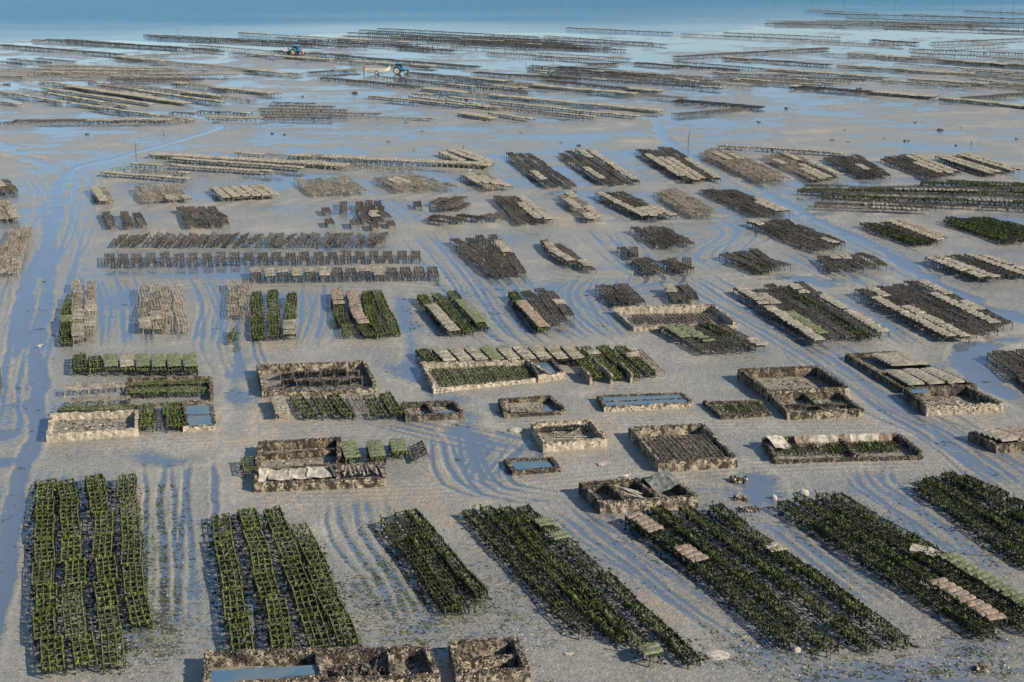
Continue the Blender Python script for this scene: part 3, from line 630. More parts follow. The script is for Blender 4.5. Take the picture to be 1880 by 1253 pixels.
# ---- trestles standing singly, end-on to the viewer, side by side
def lone(x0, y0, x1, y1, style, label, group, bags=None, detail=False, tilt=0.0):
    """one trestle between the photo points of its far and near top ends"""
    ht = VAR[style][0][1]; a, b = G(x0, y0, ht), G(x1, y1, ht); c = (a + b) / 2; d = b - a; sc = d.length / TL
    root = empty('trestle', (c.x, c.y, 0), label, 'trestle', group); root.rotation_euler = (R.uniform(-.03, .03), tilt + R.uniform(-.04, .04), math.atan2(d.y, d.x) - math.pi / 2); root.scale = (1, sc, 1)
    for nm, me in R.choice(VAR[style])[0]:
        q = link(nm, me, root)
        if nm in ('weed', 'crust', 'strap'): q['kind'] = 'stuff'
    if bags:
        n = max(2, int(d.length / .5))
        for k in range(int(n * bags[1])):
            p = a.lerp(b, (k + .5) / n); rz = root.rotation_euler.z
            cn = {'grey': 'grey', 'green': 'algae-green', 'pink': 'pinkish brown'}[bags[0]]
            one_bag((p.x, p.y, ht + .045), rz, bags[0], f'{cn} bag, {nth(k+1)} from far end, on {bags[2]}', 'bags on ' + bags[2])
for k in range(24):
    x = 222 + k * 20.6; lone(x + R.uniform(-3, 3) + 8, 430 - k * .1 + R.uniform(-1, 1), x + R.uniform(-3, 3) - 4, 447 + R.uniform(-1, 1), 'dark', f'leaning black trestle, {nth(k+1)} from left, back line of end-on trestles', 'back line of end-on trestles', tilt=R.choice((-.5, .35, -.25, .1)))
for k in range(23):
    x = 200 + k * 25.6; lone(x, 466 - k * .25 + R.uniform(-1, 1), x + R.uniform(-1, 3), 484 - k * .4 + R.uniform(-1, 1), 'dark', f'black trestle, {nth(k+1)} from left, middle line of end-on trestles', 'middle line of end-on trestles')
for k in range(14):
    x = 468 + k * 25.0; bgk = ('grey', .9, f'{nth(k+1)} trestle, front end-on line') if k in (1, 3, 5, 9) else (('grey', .45, f'{nth(k+1)} trestle, front end-on line') if k in (0, 2, 4, 8) else None)
    lone(x, 494 - k * .3, x + 4, 511 - k * .3, 'dark', f'dark trestle, {nth(k+1)} from left, front line of end-on trestles', 'front line of end-on trestles', bgk)
for k in range(8):
    x = 144 + k * 29.0; colr = ['', '', 'green', 'grey', 'green', 'green', 'green', 'green'][k]
    lone(x + (0 if k else 1), 652 - (3 if k == 0 else 0), x + 3, 678, 'weed', f'weedy table, {nth(k+1)} from left, in the line behind the white tank', 'line of tables behind the white tank', (colr, .95, f'{nth(k+1)} table behind white tank') if colr else None)
lone(437, 600, 432, 622, 'weed', 'green trestle tipped up on its side between the two grey rows', None, tilt=.9)
for k in range(10):
    x = 783 + k * 29.5; colr = ['', 'grey', 'grey', 'grey', 'green', 'grey', 'grey', 'grey', 'grey', 'grey'][k]
    lone(x - 10, 640 - k * .4, x + 14, 664 - k * .5, 'weed', f'table, {nth(k+1)} from left, behind the long tank with grids', 'line of tables behind the long gridded tank', (colr, 1, f'{nth(k+1)} table behind long tank') if colr else None)
rows_of([([(1046,634),(1100,694)], 'weed', []), ([(1075,634),(1135,694)], 'weed', [(.2, .35, 'grey')]), ([(1108,633),(1170,692)], 'weed', []), ([(1138,632),(1200,688)], 'weed', [(.35, .5, 'grey')]), ([(1165,640),(1218,686)], 'bare', [])], 'green bed right of the long gridded tank')
rows_of([([(508,730),(522,764)], 'bare', [(0, 1, 'grey')]), ([(545,722),(570,764)], 'weed', []), ([(580,722),(605,764)], 'weed', []), ([(615,722),(640,764)], 'weed', []), ([(650,724),(672,764)], 'bare', []), ([(680,722),(700,764)], 'weed', []), ([(708,720),(733,762)], 'weed', [])], 'green bed in front of the frame-filled tank')
rows_of([([(270,738),(268,786)], 'weed', []), ([(312,740),(316,786)], 'weed', []), ([(326,740),(330,784)], 'weed', [])], 'short green bed right of the white tank')
rows_of([([(118,714),(232,706)], 'bare', []), ([(130,733),(240,728)], 'bare', [])], 'grey frames behind the white tank')
rows_of([([(105,750),(250,745)], 'weed', [])], 'green row along the back of the white tank')
rows_of([([(240,702),(385,697)], 'weed', []), ([(240,716),(380,712)], 'weed', [])], 'green frames inside the ruined walls')

# ------------------------------------------------------------------ tanks
def wall_mb(mb, a, b, h, th, rag=.05, sub=.26):
    """rough concrete wall from a to b (local xy), ragged top, closed"""
    d = b - a; L = d.length; d.normalize(); nrm = Vector((-d.y, d.x, 0)); n = max(2, int(L / sub)); h *= .9; prof = [(.5, -.25), (.5, .3), (.47, .72), (.40, 1.0), (-.40, 1.0), (-.47, .72), (-.5, .3), (-.5, -.25)]; vs = []
    for k in range(n + 1):
        p = a.lerp(b, k / n); hk = h + R.uniform(-rag, rag)
        for (o, z) in prof: vs.append(p + nrm * (o * th + R.uniform(-.028, .028)) + Vector((0, 0, (z * hk if z > 0 else z) + (R.uniform(-.02, .02) if z > 0 else 0))) + d * R.uniform(-.02, .02))
    m = len(prof); fs = [(k*m+j, (k+1)*m+j, (k+1)*m+j+1, k*m+j+1) for k in range(n) for j in range(m-1)] + [tuple(range(m))[::-1], tuple(n*m+j for j in range(m))]
    mb.add(vs, fs)
def crust(mb, a, b, h, th, dens, dark_top=True, lo=.025, hi=.07):
    h *= .9; d = b - a; L = d.length; d = d.normalized(); nrm = Vector((-d.y, d.x, 0))
    for _ in range(int(L * dens * 2.6)):
        t = R.random() * L; q = R.random()
        if q < .5: p = a + d * t + nrm * R.uniform(-.5, .5) * th + Vector((0, 0, h + R.uniform(-.03, .03)))
        else: p = a + d * t + nrm * R.choice((-.5, .5)) * th + Vector((0, 0, h * (1 - R.random() ** 1.4)))
        mb.lump(p, R.uniform(lo, hi), 0 if R.random() < (.95 if q < .5 else .9) else 1)
def tank(corners, h, label, material=None, th=.26, div=(), cross=(), water=None, floor=.06, dens=26, skip=(), group=None, low=None, front=None):
    """rectangular basin: far-left, far-right, near-right, near-left corners of its rim in the photo"""
    h *= .85; C_ = [G(x, y, h) for x, y in corners]; c0 = sum(C_, Vector()) / 4; c0.z = 0; mw = material or M_WALL
    root = empty('oyster_tank', c0, label, 'tank', group); K = [Vector((p.x - c0.x, p.y - c0.y, 0)) for p in C_]; cr = MB()
    for k in range(4):
        if k in skip: continue
        a, b = K[k], K[(k+1) % 4]; d = (b - a).normalized() * th / 2
        hh = h * ((low or {}).get(k, 1)); mb = MB()
        if k % 2 == 0: wall_mb(mb, a - d, b + d, hh, th)
        else: wall_mb(mb, a + d, b - d, hh + .012, th)
        mb.build('wall', front if (front and k == 2) else mw, root); crust(cr, a, b, hh, th, dens)  # front gives the near wall a paler material, its sunlit face put into the colour
    lerp = lambda p, q, t: p.lerp(q, t)
    for t in div:      # dividers running far -> near
        a, b = lerp(K[0], K[1], t), lerp(K[3], K[2], t); mb = MB(); d = (b - a).normalized() * th * .5; wall_mb(mb, a + d, b - d, h * .93, th * .9); mb.build('divider_wall', mw, root); crust(cr, a, b, h * .93, th * .9, dens)
    for (t, a0, a1, hf) in cross:    # dividers running left -> right at depth t between a0 and a1
        p, q = lerp(K[0], K[3], t), lerp(K[1], K[2], t); a, b = lerp(p, q, a0), lerp(p, q, a1); mb = MB(); wall_mb(mb, a, b, h * hf, th * .8); mb.build('divider_wall', mw, root); crust(cr, a, b, h * hf, th * .8, dens)
    o = cr.build('shell_crust', [M_CRUST, M_CRUSTP], root); o['kind'] = 'stuff'
    if floor is not None:
        mb = MB(); n = 10
        for j in range(n + 1):
            for i in range(n + 1):
                p = lerp(lerp(K[0], K[1], i / n), lerp(K[3], K[2], i / n), j / n); mb.v.append((p.x, p.y, floor + R.uniform(-.02, .04)))
        mb.f = [(j*(n+1)+i, (j+1)*(n+1)+i, (j+1)*(n+1)+i+1, j*(n+1)+i+1) for j in range(n) for i in range(n)]; mb.m = [0] * n * n
        mb.build('silt_floor', M_FLOOR, root); rb = MB()
        for _ in range(170): p = lerp(lerp(K[0], K[1], R.uniform(.06, .94)), lerp(K[3], K[2], R.uniform(.06, .94)), R.uniform(.08, .92) ** (.8 if R.random() < .5 else 1.6)); rb.lump(p + Vector((0, 0, floor)), R.uniform(.04, .15), 0 if R.random() < .7 else 1, .7)
        rb.build('rubble', [M_CRUST, M_CRUSTP], root)['kind'] = 'stuff'
    for (u0, v0, u1, v1, z) in (water or ()):
        q = [lerp(lerp(K[0], K[1], u), lerp(K[3], K[2], u), v) + Vector((0, 0, z)) for u, v in ((u0, v0), (u0, v1), (u1, v1), (u1, v0))]
        mb = MB(); mb.add(q, [(0, 1, 2, 3)]); mb.build('pool_water', M_POOL, root)
    return root, K, c0
def inside(T, u, v, z=0):
    root, K, c0 = T; p = K[0].lerp(K[1], u).lerp(K[3].lerp(K[2], u), v); return p + c0 + Vector((0, 0, z))

T_white = tank([(95,758),(250,752),(250,785),(88,796)], .75, 'long whitish concrete tank with silty floor beside the left runnel', M_WALLW, dens=5)
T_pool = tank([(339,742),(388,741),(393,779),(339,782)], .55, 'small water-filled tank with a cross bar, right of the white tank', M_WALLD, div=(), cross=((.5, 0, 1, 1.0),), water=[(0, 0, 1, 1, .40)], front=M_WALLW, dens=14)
T_ruin = tank([(234,693),(386,691),(388,722),(234,734)], .8, 'ruined dark walled enclosure around green frames', M_WALLD, low={1: .9, 2: .25, 3: .6}, floor=None)
T_frames = tank([(474,669),(668,662),(688,702),(484,711)], .95, 'dark-rimmed tank filled with tilted black frames and water strip', M_WALL, cross=((.8, .0, 1, .35),), water=[(.3, .82, 1, 1, .22)], low={2: .55}, dens=30)
T_long = tank([(775,664),(968,660),(1008,684),(798,706)], .8, 'long pale concrete tank with green grids on its floor', M_WALLW, low={2: .55}, dens=12)
T_lpool = tank([(972,660),(1012,658),(1034,682),(990,688)], .75, 'small pool tank joined to the long gridded tank', M_WALLD, water=[(0, 0, 1, 1, .35)], dens=20, front=M_WALLW)
T_pink = tank([(1130,562),(1308,558),(1350,588),(1166,592)], .95, 'long tank with sunlit pinkish back wall between dark beds', M_WALLW, low={2: .5, 3: .5}, dens=14)
T_two = tank([(739,739),(832,735),(850,757),(748,762)], .6, 'low dark double tank with one wet half', M_WALLD, div=(.48,), water=[(.5, .5, 1, 1, .2)], dens=34)
T_plank = tank([(918,733),(1010,727),(1035,748),(928,754)], .65, 'tank with collapsed walls and pale planks inside', M_WALLD, low={0: 1.1, 2: .45}, skip=(), water=[(.6, .4, 1, 1, .12)], dens=28)
T_twop = tank([(1099,726),(1252,721),(1270,738),(1112,746)], .55, 'shallow tank holding two long strips of water', M_WALLD, cross=((.5, 0, 1, .85),), water=[(0, 0, 1, 1, .36)], dens=26, front=M_WALLW)
T_weed = tank([(1294,735),(1395,733),(1412,756),(1325,761)], .45, 'low weedy dark tank left of the double tank', M_WALLD, low={0: .7, 1: .5}, dens=36)
T_big = tank([(1358,676),(1500,671),(1556,709),(1412,716)], 1.05, 'large dark square tank with gravelly floor', M_WALLD, dens=34, front=M_WALL)
T_dbl = tank([(1414,722),(1540,718),(1582,750),(1448,756)], .75, 'dark double tank joined to the front of the large square tank', M_WALLD, div=(.5,), dens=36, front=M_WALL)
T_bags = tank([(1556,650),(1645,645),(1790,706),(1660,712)], .55, 'long low tank decked with rows of bags', M_WALLD, cross=((.5, 0, 1, .9),), dens=30)
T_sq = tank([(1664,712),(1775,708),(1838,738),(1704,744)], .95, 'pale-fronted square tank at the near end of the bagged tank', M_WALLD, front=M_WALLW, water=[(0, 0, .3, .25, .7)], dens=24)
T_back = tank([(478,810),(622,802),(622,838),(472,850)], .9, 'dark roofless back tank behind the junk-filled tank', M_WALLD, cross=((.45, 0, 1, .75),), dens=40, low={2: .4}, front=M_WALLD)
T_junk = tank([(470,860),(700,848),(705,875),(470,886)], .8, 'encrusted tank full of pale plastic sheets and scrap', M_WALL, div=(.64,), dens=42)
T_wire = tank([(978,776),(1085,770),(1112,803),(1000,812)], .85, 'pale square tank with a heap of bundled mesh at its back', M_WALLW, dens=16)
T_lowp = tank([(928,843),(1012,840),(1025,858),(944,864)], .4, 'low black-rimmed pool tank with open water', M_WALLD, water=[(0, 0, 1, 1, .2)], dens=44)
T_rack = tank([(1158,783),(1290,777),(1350,838),(1212,846)], .95, 'mossy square tank packed with small racks', M_WALL, cross=((.28, 0, 1, .55),), dens=30)
T_wide = tank([(1403,803),(1650,796),(1692,828),(1425,836)], .7, 'wide collapsed tank with pale slabs leaning on its back wall', M_WALLD, div=(.55,), low={2: .4}, dens=40)
T_edge = tank([(1783,792),(1890,788),(1930,808),(1832,815)], .75, 'dark tank covered by bags at the right edge', M_WALLD, dens=34)
T_scrap = tank([(1067,885),(1228,873),(1278,908),(1105,920)], .98, 'three-bay dark tank with scrap and a torn tarpaulin', M_WALLD, div=(.28, .62), dens=34, front=M_WALL)
T_fgl = tank([(382,1196),(582,1190),(594,1238),(378,1258)], 1.0, 'near tank with a strip of blue water at the bottom edge', M_WALL, cross=((.42, 0, 1, .55),), water=[(0, .46, 1, 1, .60)], dens=60, th=.32)
T_fgm = tank([(598,1190),(716,1188),(722,1240),(600,1244)], 1.0, 'near tank heaped with black scrap at the bottom edge', M_WALL, dens=60, th=.3, skip=(3,))
T_fgm2 = tank([(724,1186),(782,1182),(802,1236),(728,1240)], 1.0, 'small near tank with mossy floor at the bottom edge', M_WALL, dens=60, th=.3, skip=(3,))
T_fgr = tank([(829,1176),(946,1170),(968,1226),(842,1232)], 1.0, 'near tank with an inner shelf wall and moss patch', M_WALL, cross=((.45, 0, 1, .75),), dens=56, th=.28)
T_trough = tank([(1868,690),(1920,688),(1950,712),(1900,718)], .5, 'dark trough at the right edge by the runnel', M_WALLD, dens=30)

# three short concrete buttress walls among the green rows
for k, (xa, ya, xb, yb) in enumerate(((1066,672,1085,690),(1103,668,1124,688),(1140,664,1160,686))):
    a, b = G(xa, ya, .8), G(xb, yb, .8); a.z = b.z = 0; c = (a + b) / 2; mb = MB(); wall_mb(mb, a - c, b - c, .85, .24)
    tag(mb.build('buttress_wall', M_WALL, None, c), f'short concrete buttress wall, {nth(k+1)} from left, between the green rows', 'wall', 'buttress walls between green rows', 'thing')

# contents of the tanks
def small_rack(p, rz, style, label, group, sc=(1, .6, .7), tilt=(0, 0)):
    o = empty('small_rack', p, label, 'rack', group); o.rotation_euler = (tilt[0], tilt[1], rz); o.scale = sc
    o2 = link('frame', R.choice(JOIN[style]), o)
def fill(T, nu, nv, style, what, group, sc=(1, .5, .55), rz=None, tl=0.0, u0=.08, u1=.92, v0=.15, v1=.85):
    for j in range(nv):
        for i in range(nu):
            u = u0 + (u1 - u0) * (i + .5) / nu; v = v0 + (v1 - v0) * (j + .5) / nv; p = inside(T, u, v, .05)
            d = T[1][3] - T[1][0]; a = math.atan2(d.y, d.x) - math.pi / 2 if rz is None else rz
            small_rack(p, a + R.uniform(-.08, .08), style, f'{what}, {nth(i+1)} from left in {nth(j+1)} line from the back', group, sc, (tl * R.uniform(.5, 1.4), R.uniform(-.05, .05)))
fill(T_frames, 6, 2, 'dark', 'tilted black frame in the frame-filled tank', 'frames in the frame-filled tank', (1, .62, .8), tl=.5, u0=.18)
fill(T_long, 7, 2, 'weed', 'low green grid in the long tank', 'grids in the long tank', (1.0, .8, .35), u1=.96)
fill(T_rack, 4, 3, 'dark', 'small rack in the mossy square tank', 'racks in the mossy tank', (1.1, .7, .8), v0=.3)
fill(T_weed, 3, 1, 'hook', 'weedy frame in the low weedy tank', 'frames in the weedy tank', (1, .6, .4))
fill(T_plank, 2, 1, 'bare', 'pale frame in the planked tank', 'frames in the planked tank', (1.3, .6, .4), u0=.15, u1=.7)
fill(T_pink, 5, 1, 'dark', 'dark frame inside the pink-walled tank', 'frames in the pink-walled tank', (1.2, .7, .6))
fill(T_dbl, 4, 1, 'dark', 'dark frame in the joined double tank', 'frames in the joined double tank', (1, .6, .5), tl=.4)
fill(T_wide, 7, 1, 'hook', 'weedy frame in the wide collapsed tank', 'frames in the wide collapsed tank', (1, .5, .6), v0=.35, v1=.6)
def slab(p, size, rz, tilt, material, name, label, cat, group=None):
    """a bent, uneven plate with thickness"""
    mb = MB(); n = 5; t = size[2]; top = []; bot = []
    for j in range(n + 1):
        for i in range(n + 1):
            x, y = (i / n - .5) * size[0], (j / n - .5) * size[1]; z = .06 * size[1] * math.sin(i * 1.7 + j * .6) * R.uniform(.4, 1); ed = 0.04 * R.uniform(-1, 1) if i in (0, n) or j in (0, n) else 0
            top.append((x + ed, y + ed, z + t / 2)); bot.append((x + ed, y + ed, z - t / 2))
    q = n + 1; N_ = q * q; fs = [(j*q+i, j*q+i+1, (j+1)*q+i+1, (j+1)*q+i) for j in range(n) for i in range(n)]; fb = [tuple(k + N_ for k in f[::-1]) for f in fs]
    ring = [i for i in range(q)] + [j*q+n for j in range(1, q)] + [n*q+i for i in range(n-1, -1, -1)] + [j*q for j in range(n-1, 0, -1)]
    sd = [(ring[(k+1) % len(ring)], ring[k], ring[k] + N_, ring[(k+1) % len(ring)] + N_) for k in range(len(ring))]
    mb.add(top + bot, fs + fb + sd); o = mb.build(name, material, None, p); o.rotation_euler = (tilt[0], tilt[1], rz); return tag(o, label, cat, group)
for k in range(3): slab(inside(T_junk, .20 + k * .15, .5, .62 + .03 * k), (1.5, 1.2, .03), .05 * k, (.15, .03 * k), M_SHEET, 'plastic_sheet', f'pale plastic sheet, {nth(k+1)} from left, laid across the junk tank', 'sheet', 'sheets across the junk tank')
slab(inside(T_junk, .07, .5, .6), (.8, 1.2, .03), .2, (.5, .2), M_SHEET, 'plastic_sheet', 'crumpled pale sheet at the left end of the junk tank', 'sheet')
for k in range(9): slab(inside(T_junk, .70 + k * .035, .5 + .05 * R.uniform(-1, 1), .66), (.16, 1.3, .03), .35 + R.uniform(-.15, .15), (R.uniform(-.2, .2), .7 + R.uniform(-.2, .2)), M_SHEET, 'plastic_strip', f'tilted pale strip, {nth(k+1)} from left, in right bay of junk tank', 'strip', 'tilted strips in the junk tank')
slab(inside(T_junk, .60, .5, .75), (.25, 1.5, .04), .6, (.3, .3), M_TARP, 'dark_board', 'dark board leaning on the divider of the junk tank', 'board')
for k in range(12): slab(inside(T_wire, .17 + k * .06, .17 + R.uniform(-.03, .03), .5), (.13, .9, .06), .5, (-.5, R.uniform(.1, .5)), M_TARP, 'mesh_bundle', f'grey mesh bundle, {nth(k+1)} from left, heaped in pale square tank', 'bundle', 'mesh bundles in the pale square tank')
for k in range(6): slab(inside(T_wire, .5 + R.uniform(-.25, .25), .45 + k * .07, .14), (2.6, .14, .04), R.uniform(-.08, .08), (0, 0), M_PLANK, 'plank', f'grey plank, {nth(k+1)} from the back, on the floor of the pale square tank', 'plank', 'planks in the pale square tank')
for k in range(6): slab(inside(T_plank, .35 + R.uniform(-.08, .08), .25 + k * .11, .3 - k * .02), (2.4, .16, .04), R.uniform(-.1, .15), (0, R.uniform(-.05, .05)), M_PLANK, 'plank', f'pale plank, {nth(k+1)} from the back, in the collapsed plank tank', 'plank', 'planks in the collapsed plank tank')
for k in range(7): slab(inside(T_wide, .27 + k * .10, .16, .42), (1.0, .8, .05), R.uniform(-.05, .05), (.9, 0), M_SHEET if k % 3 else M_BAGP, 'leaning_slab', f'pale slab, {nth(k+1)} from left, leaning inside the wide collapsed tank', 'slab', 'leaning slabs in the wide tank')
slab(inside(T_wide, .08, .3, .6), (1.5, 1.3, .05), .5, (.35, .2), M_SHEET, 'leaning_slab', 'large pale slab over the left corner of the wide collapsed tank', 'slab')
slab(inside(T_scrap, .82, .35, .95), (1.6, 1.5, .03), .4, (.35, -.3), M_TARP, 'tarpaulin', 'torn grey tarpaulin draped over the right bay of the three-bay tank', 'tarpaulin')
for k in range(6): slab(inside(T_scrap, .44 + R.uniform(-.06, .07), .25 + k * .1, .55), (1.1, .16, .05), -.4 + R.uniform(-.3, .3), (0, R.uniform(-.25, .25)), M_PLANK, 'plank', f'pale plank, {nth(k+1)} from the back, in the middle bay of the three-bay tank', 'plank', 'planks in the three-bay tank')
for k, (u, v) in enumerate(((.2, .4), (.45, .3), (.5, .6), (.7, .45), (.8, .7), (.3, .75))):
    mb = MB()
    for _ in range(60): mb.lump((max(-.5, min(.5, R.gauss(0, .22))), max(-.5, min(.5, R.gauss(0, .22))), min(.4, abs(R.gauss(0, .18)))), R.uniform(.09, .15))
    for _ in range(10): mb.tube((R.uniform(-.3, .3), R.uniform(-.3, .3), .1), (R.uniform(-.5, .5), R.uniform(-.5, .5), R.uniform(.3, .7)), .02)
    tag(mb.build('scrap_heap', [M_DARK], None, inside(T_fgm, u, v, .05)), f'black scrap heap, {nth(k+1)} from left, in the near scrap tank', 'scrap', 'scrap heaps in the near tank')
for j, (u0, u1, v0, v1, nn) in enumerate(((.42, .95, .08, .42, 7), (.08, .95, .56, .94, 10))):
    for k in range(nn):
        for l in range(3):
            p = inside(T_bags, u0 + (u1 - u0) * (l + .5) / 3, v0 + (v1 - v0) * (k + .5) / nn, .5)
            far_bag(p, .1 + R.uniform(-.1, .1), 'grey', 1.25)
for k in range(5):
    for l in range(2): far_bag(inside(T_edge, .2 + .35 * l + .03 * k, .12 + .16 * k, .68), .3, 'pink' if l else 'grey', 1.5)
for k, (xa, ya, xb, yb) in enumerate(((637,812,648,842),(686,812,694,840),(728,808,734,830))):
    lone(xa, ya, xb, yb, 'weed', f'green-topped table, {nth(k+1)} from left, behind the junk tank', 'tables behind the junk tank', ('green', 1, f'{nth(k+1)} table behind the junk tank'))
lone(770, 812, 780, 838, 'dark', 'tangled dark trestle at the right end of the junk tank', None, tilt=.4)
lone(455, 838, 462, 862, 'weed', 'green trestle standing against the left end of the junk tank', None)

# ------------------------------------------------------------------ far racks standing in the wet flats and the sea
FAR = [  # photo end points, style, bag share, width in m
 (0,82,225,100,'k',0,2),(60,73,330,88,'k',0,1),(85,72,400,91,'k',0,1),(120,72,410,94,'k',0,1),(215,104,550,137,'p',.7,2),(215,104,400,97,'p',.5,1),(350,82,500,94,'p',.4,1),(440,60,640,72,'p',.6,1),(415,72,640,86,'k',.2,1),
 (425,97,640,112,'p',.8,2),(500,93,640,102,'k',.1,2),(0,113,45,117,'k',.2,1),(15,108,95,115,'k',.2,1),(65,107,140,113,'k',.2,1),(85,120,330,126,'p',.4,1),(0,127,385,130,'p',.5,1),(0,131,440,137,'p',.5,1),(0,138,345,142,'p',.4,1),(0,139,60,141,'p',.8,1),(200,145,375,146,'k',.1,2),
 (0,168,130,190,'p',.8,1),(130,190,355,221,'p',.8,1),(38,163,240,197,'p',.5,1),(78,162,280,192,'p',.6,1),(125,158,345,190,'p',.8,2),(185,157,410,188,'k',.4,1),(235,155,470,184,'p',.5,1),(322,152,510,173,'p',.6,2),(0,187,38,192,'p',.9,1),
 (0,225,30,223,'k',.2,1),(25,222,230,220,'k',.3,2),(230,219,355,221,'p',.4,2),(500,188,580,190,'k',0,1),(495,194,615,196,'k',0,1),(475,200,640,202,'k',0,1),(478,205,700,209,'k',0,1),(480,210,640,213,'k',.1,1),(485,215,610,217,'k',.1,1),(365,203,460,209,'k',.1,1),(380,215,485,218,'p',.6,1),(315,206,360,209,'k',.3,1),(620,213,800,218,'p',.4,1),
 (695,52,990,68,'k',0,1),(660,55,1010,74,'k',0,1),(640,60,1060,82,'k',0,1),(630,66,1085,88,'k',0,1),(850,68,1150,80,'k',0,1),(900,66,1200,78,'p',.3,1),(940,84,1140,91,'k',0,1),(1000,66,1225,82,'k',.2,1),(620,71,755,78,'p',.6,2),(765,81,985,94,'p',.5,1),(730,86,835,93,'k',0,2),(895,97,1110,110,'p',.6,1),(990,97,1160,108,'p',.5,1),(1040,51,1235,60,'k',.3,1),(620,84,675,86,'k',0,1),
 (620,102,880,123,'k',0,2),(640,112,800,122,'p',.8,2),(566,133,660,128,'k',.4,2),(750,133,940,150,'k',.3,2),(870,133,1065,145,'k',.1,2),(590,142,770,160,'k',.4,2),(820,140,1000,156,'p',.3,1),(935,153,1260,180,'p',.6,2),(1000,148,1215,168,'k',.3,2),(780,163,1215,204,'p',.7,2),(760,172,1175,215,'p',.8,1),(680,177,1095,215,'p',.7,1),(755,178,1035,210,'p',.5,1),(850,208,910,218,'p',.8,2),(900,207,980,220,'p',.3,1),(975,120,1190,140,'k',.2,1),(1025,122,1210,136,'k',.1,2),(1080,118,1135,116,'k',0,2),(1165,115,1260,122,'k',0,2),(1145,140,1260,150,'p',.5,1),
 (1240,104,1520,88,'k',.3,2),(1250,62,1485,73,'p',.4,1),(1330,60,1545,69,'p',.6,1),(1330,105,1525,119,'k',.4,2),(1240,113,1410,127,'k',.2,1),(1240,120,1360,129,'k',0,2),(1410,127,1630,143,'p',.7,2),(1240,146,1380,159,'p',.5,1),(1310,133,1590,147,'k',.3,1),(1320,138,1550,150,'p',.3,1),(1340,144,1480,156,'p',.3,1),(1455,158,1720,178,'k',.5,3),(1540,120,1790,136,'p',.95,2),(1510,98,1690,108,'p',.5,1),(1560,98,1900,121,'p',.5,2),(1730,112,1900,122,'k',.2,2),(1620,148,1900,166,'p',.6,1),(1670,145,1900,160,'p',.5,2),(1810,136,1900,142,'p',.5,2),
 (1730,180,1900,197,'k',.6,2),(1770,180,1900,170,'k',0,2),(1710,78,1900,70,'k',.2,1),(1670,90,1900,99,'k',.2,1),(1715,88,1850,81,'p',.3,1),(1405,43,1700,48,'k',0,1),(1440,40,1760,46,'k',.2,1),(1500,37,1830,44,'p',.2,1),(1490,75,1660,84,'p',.4,1),(1600,73,1685,79,'k',0,2),(1660,26,1900,36,'p',.4,1),(1770,20,1900,25,'k',.2,1),(1480,18,1610,25,'p',.4,1),(1780,44,1900,42,'k',0,1),(1240,184,1400,197,'k',.2,3),(1240,210,1365,199,'k',.1,2),(1800,55,1900,58,'k',0,1),
 (190,317,350,329,'p',.6,1),(205,308,350,318,'p',.7,1),(245,300,520,317,'p',.6,1),(280,283,640,304,'p',.7,2),(320,291,560,309,'p',.5,1),(435,281,620,291,'p',.5,1),(540,285,905,303,'p',.7,2),(560,297,760,306,'p',.3,1),(600,304,770,312,'p',.3,1),(812,280,850,297,'p',.8,1),(826,277,890,299,'p',.8,1),(845,275,903,300,'p',.7,1),(1400,272,1550,282,'p',.6,1),(1320,268,1500,277,'p',.4,1),
]
for (q0, q1, n_, st_, sh_) in (((640,57,1040,79),(860,82,1160,93),4,'k',.2), ((90,119,330,124),(0,141,345,144),4,'p',.4), ((1320,132,1600,145),(1350,149,1490,159),4,'p',.3), ((1410,36,1830,40),(1420,47,1780,51),3,'p',.25), ((1690,92,1900,103),(1620,132,1900,154),4,'p',.5), ((960,122,1290,138),(1010,142,1340,166),4,'k',.35),
        ((1500,21,1900,31),(1650,52,1900,64),4,'k',.25), ((1100,128,1400,146),(1130,134,1420,154),2,'p',.4), ((700,140,960,160),(740,150,980,172),2,'k',.3), ((30,150,250,180),(200,150,460,178),2,'p',.5), ((1760,125,1900,133),(1780,150,1900,163),3,'p',.4), ((260,62,560,76),(300,70,600,84),3,'k',.15), ((500,66,760,80),(560,78,800,90),2,'k',.2)):
    for k in range(n_):
        t = (k + .5) / n_; v = [q0[j] + (q1[j] - q0[j]) * t + R.uniform(-1, 1) * (8 if j in (0, 2) else .4) for j in range(4)]; FAR.append((*v, st_, sh_, 1))
def zone(x): return ['far left', 'centre left', 'centre', 'centre right', 'far right'][min(4, max(0, int(x / 376)))]
cnt = {}
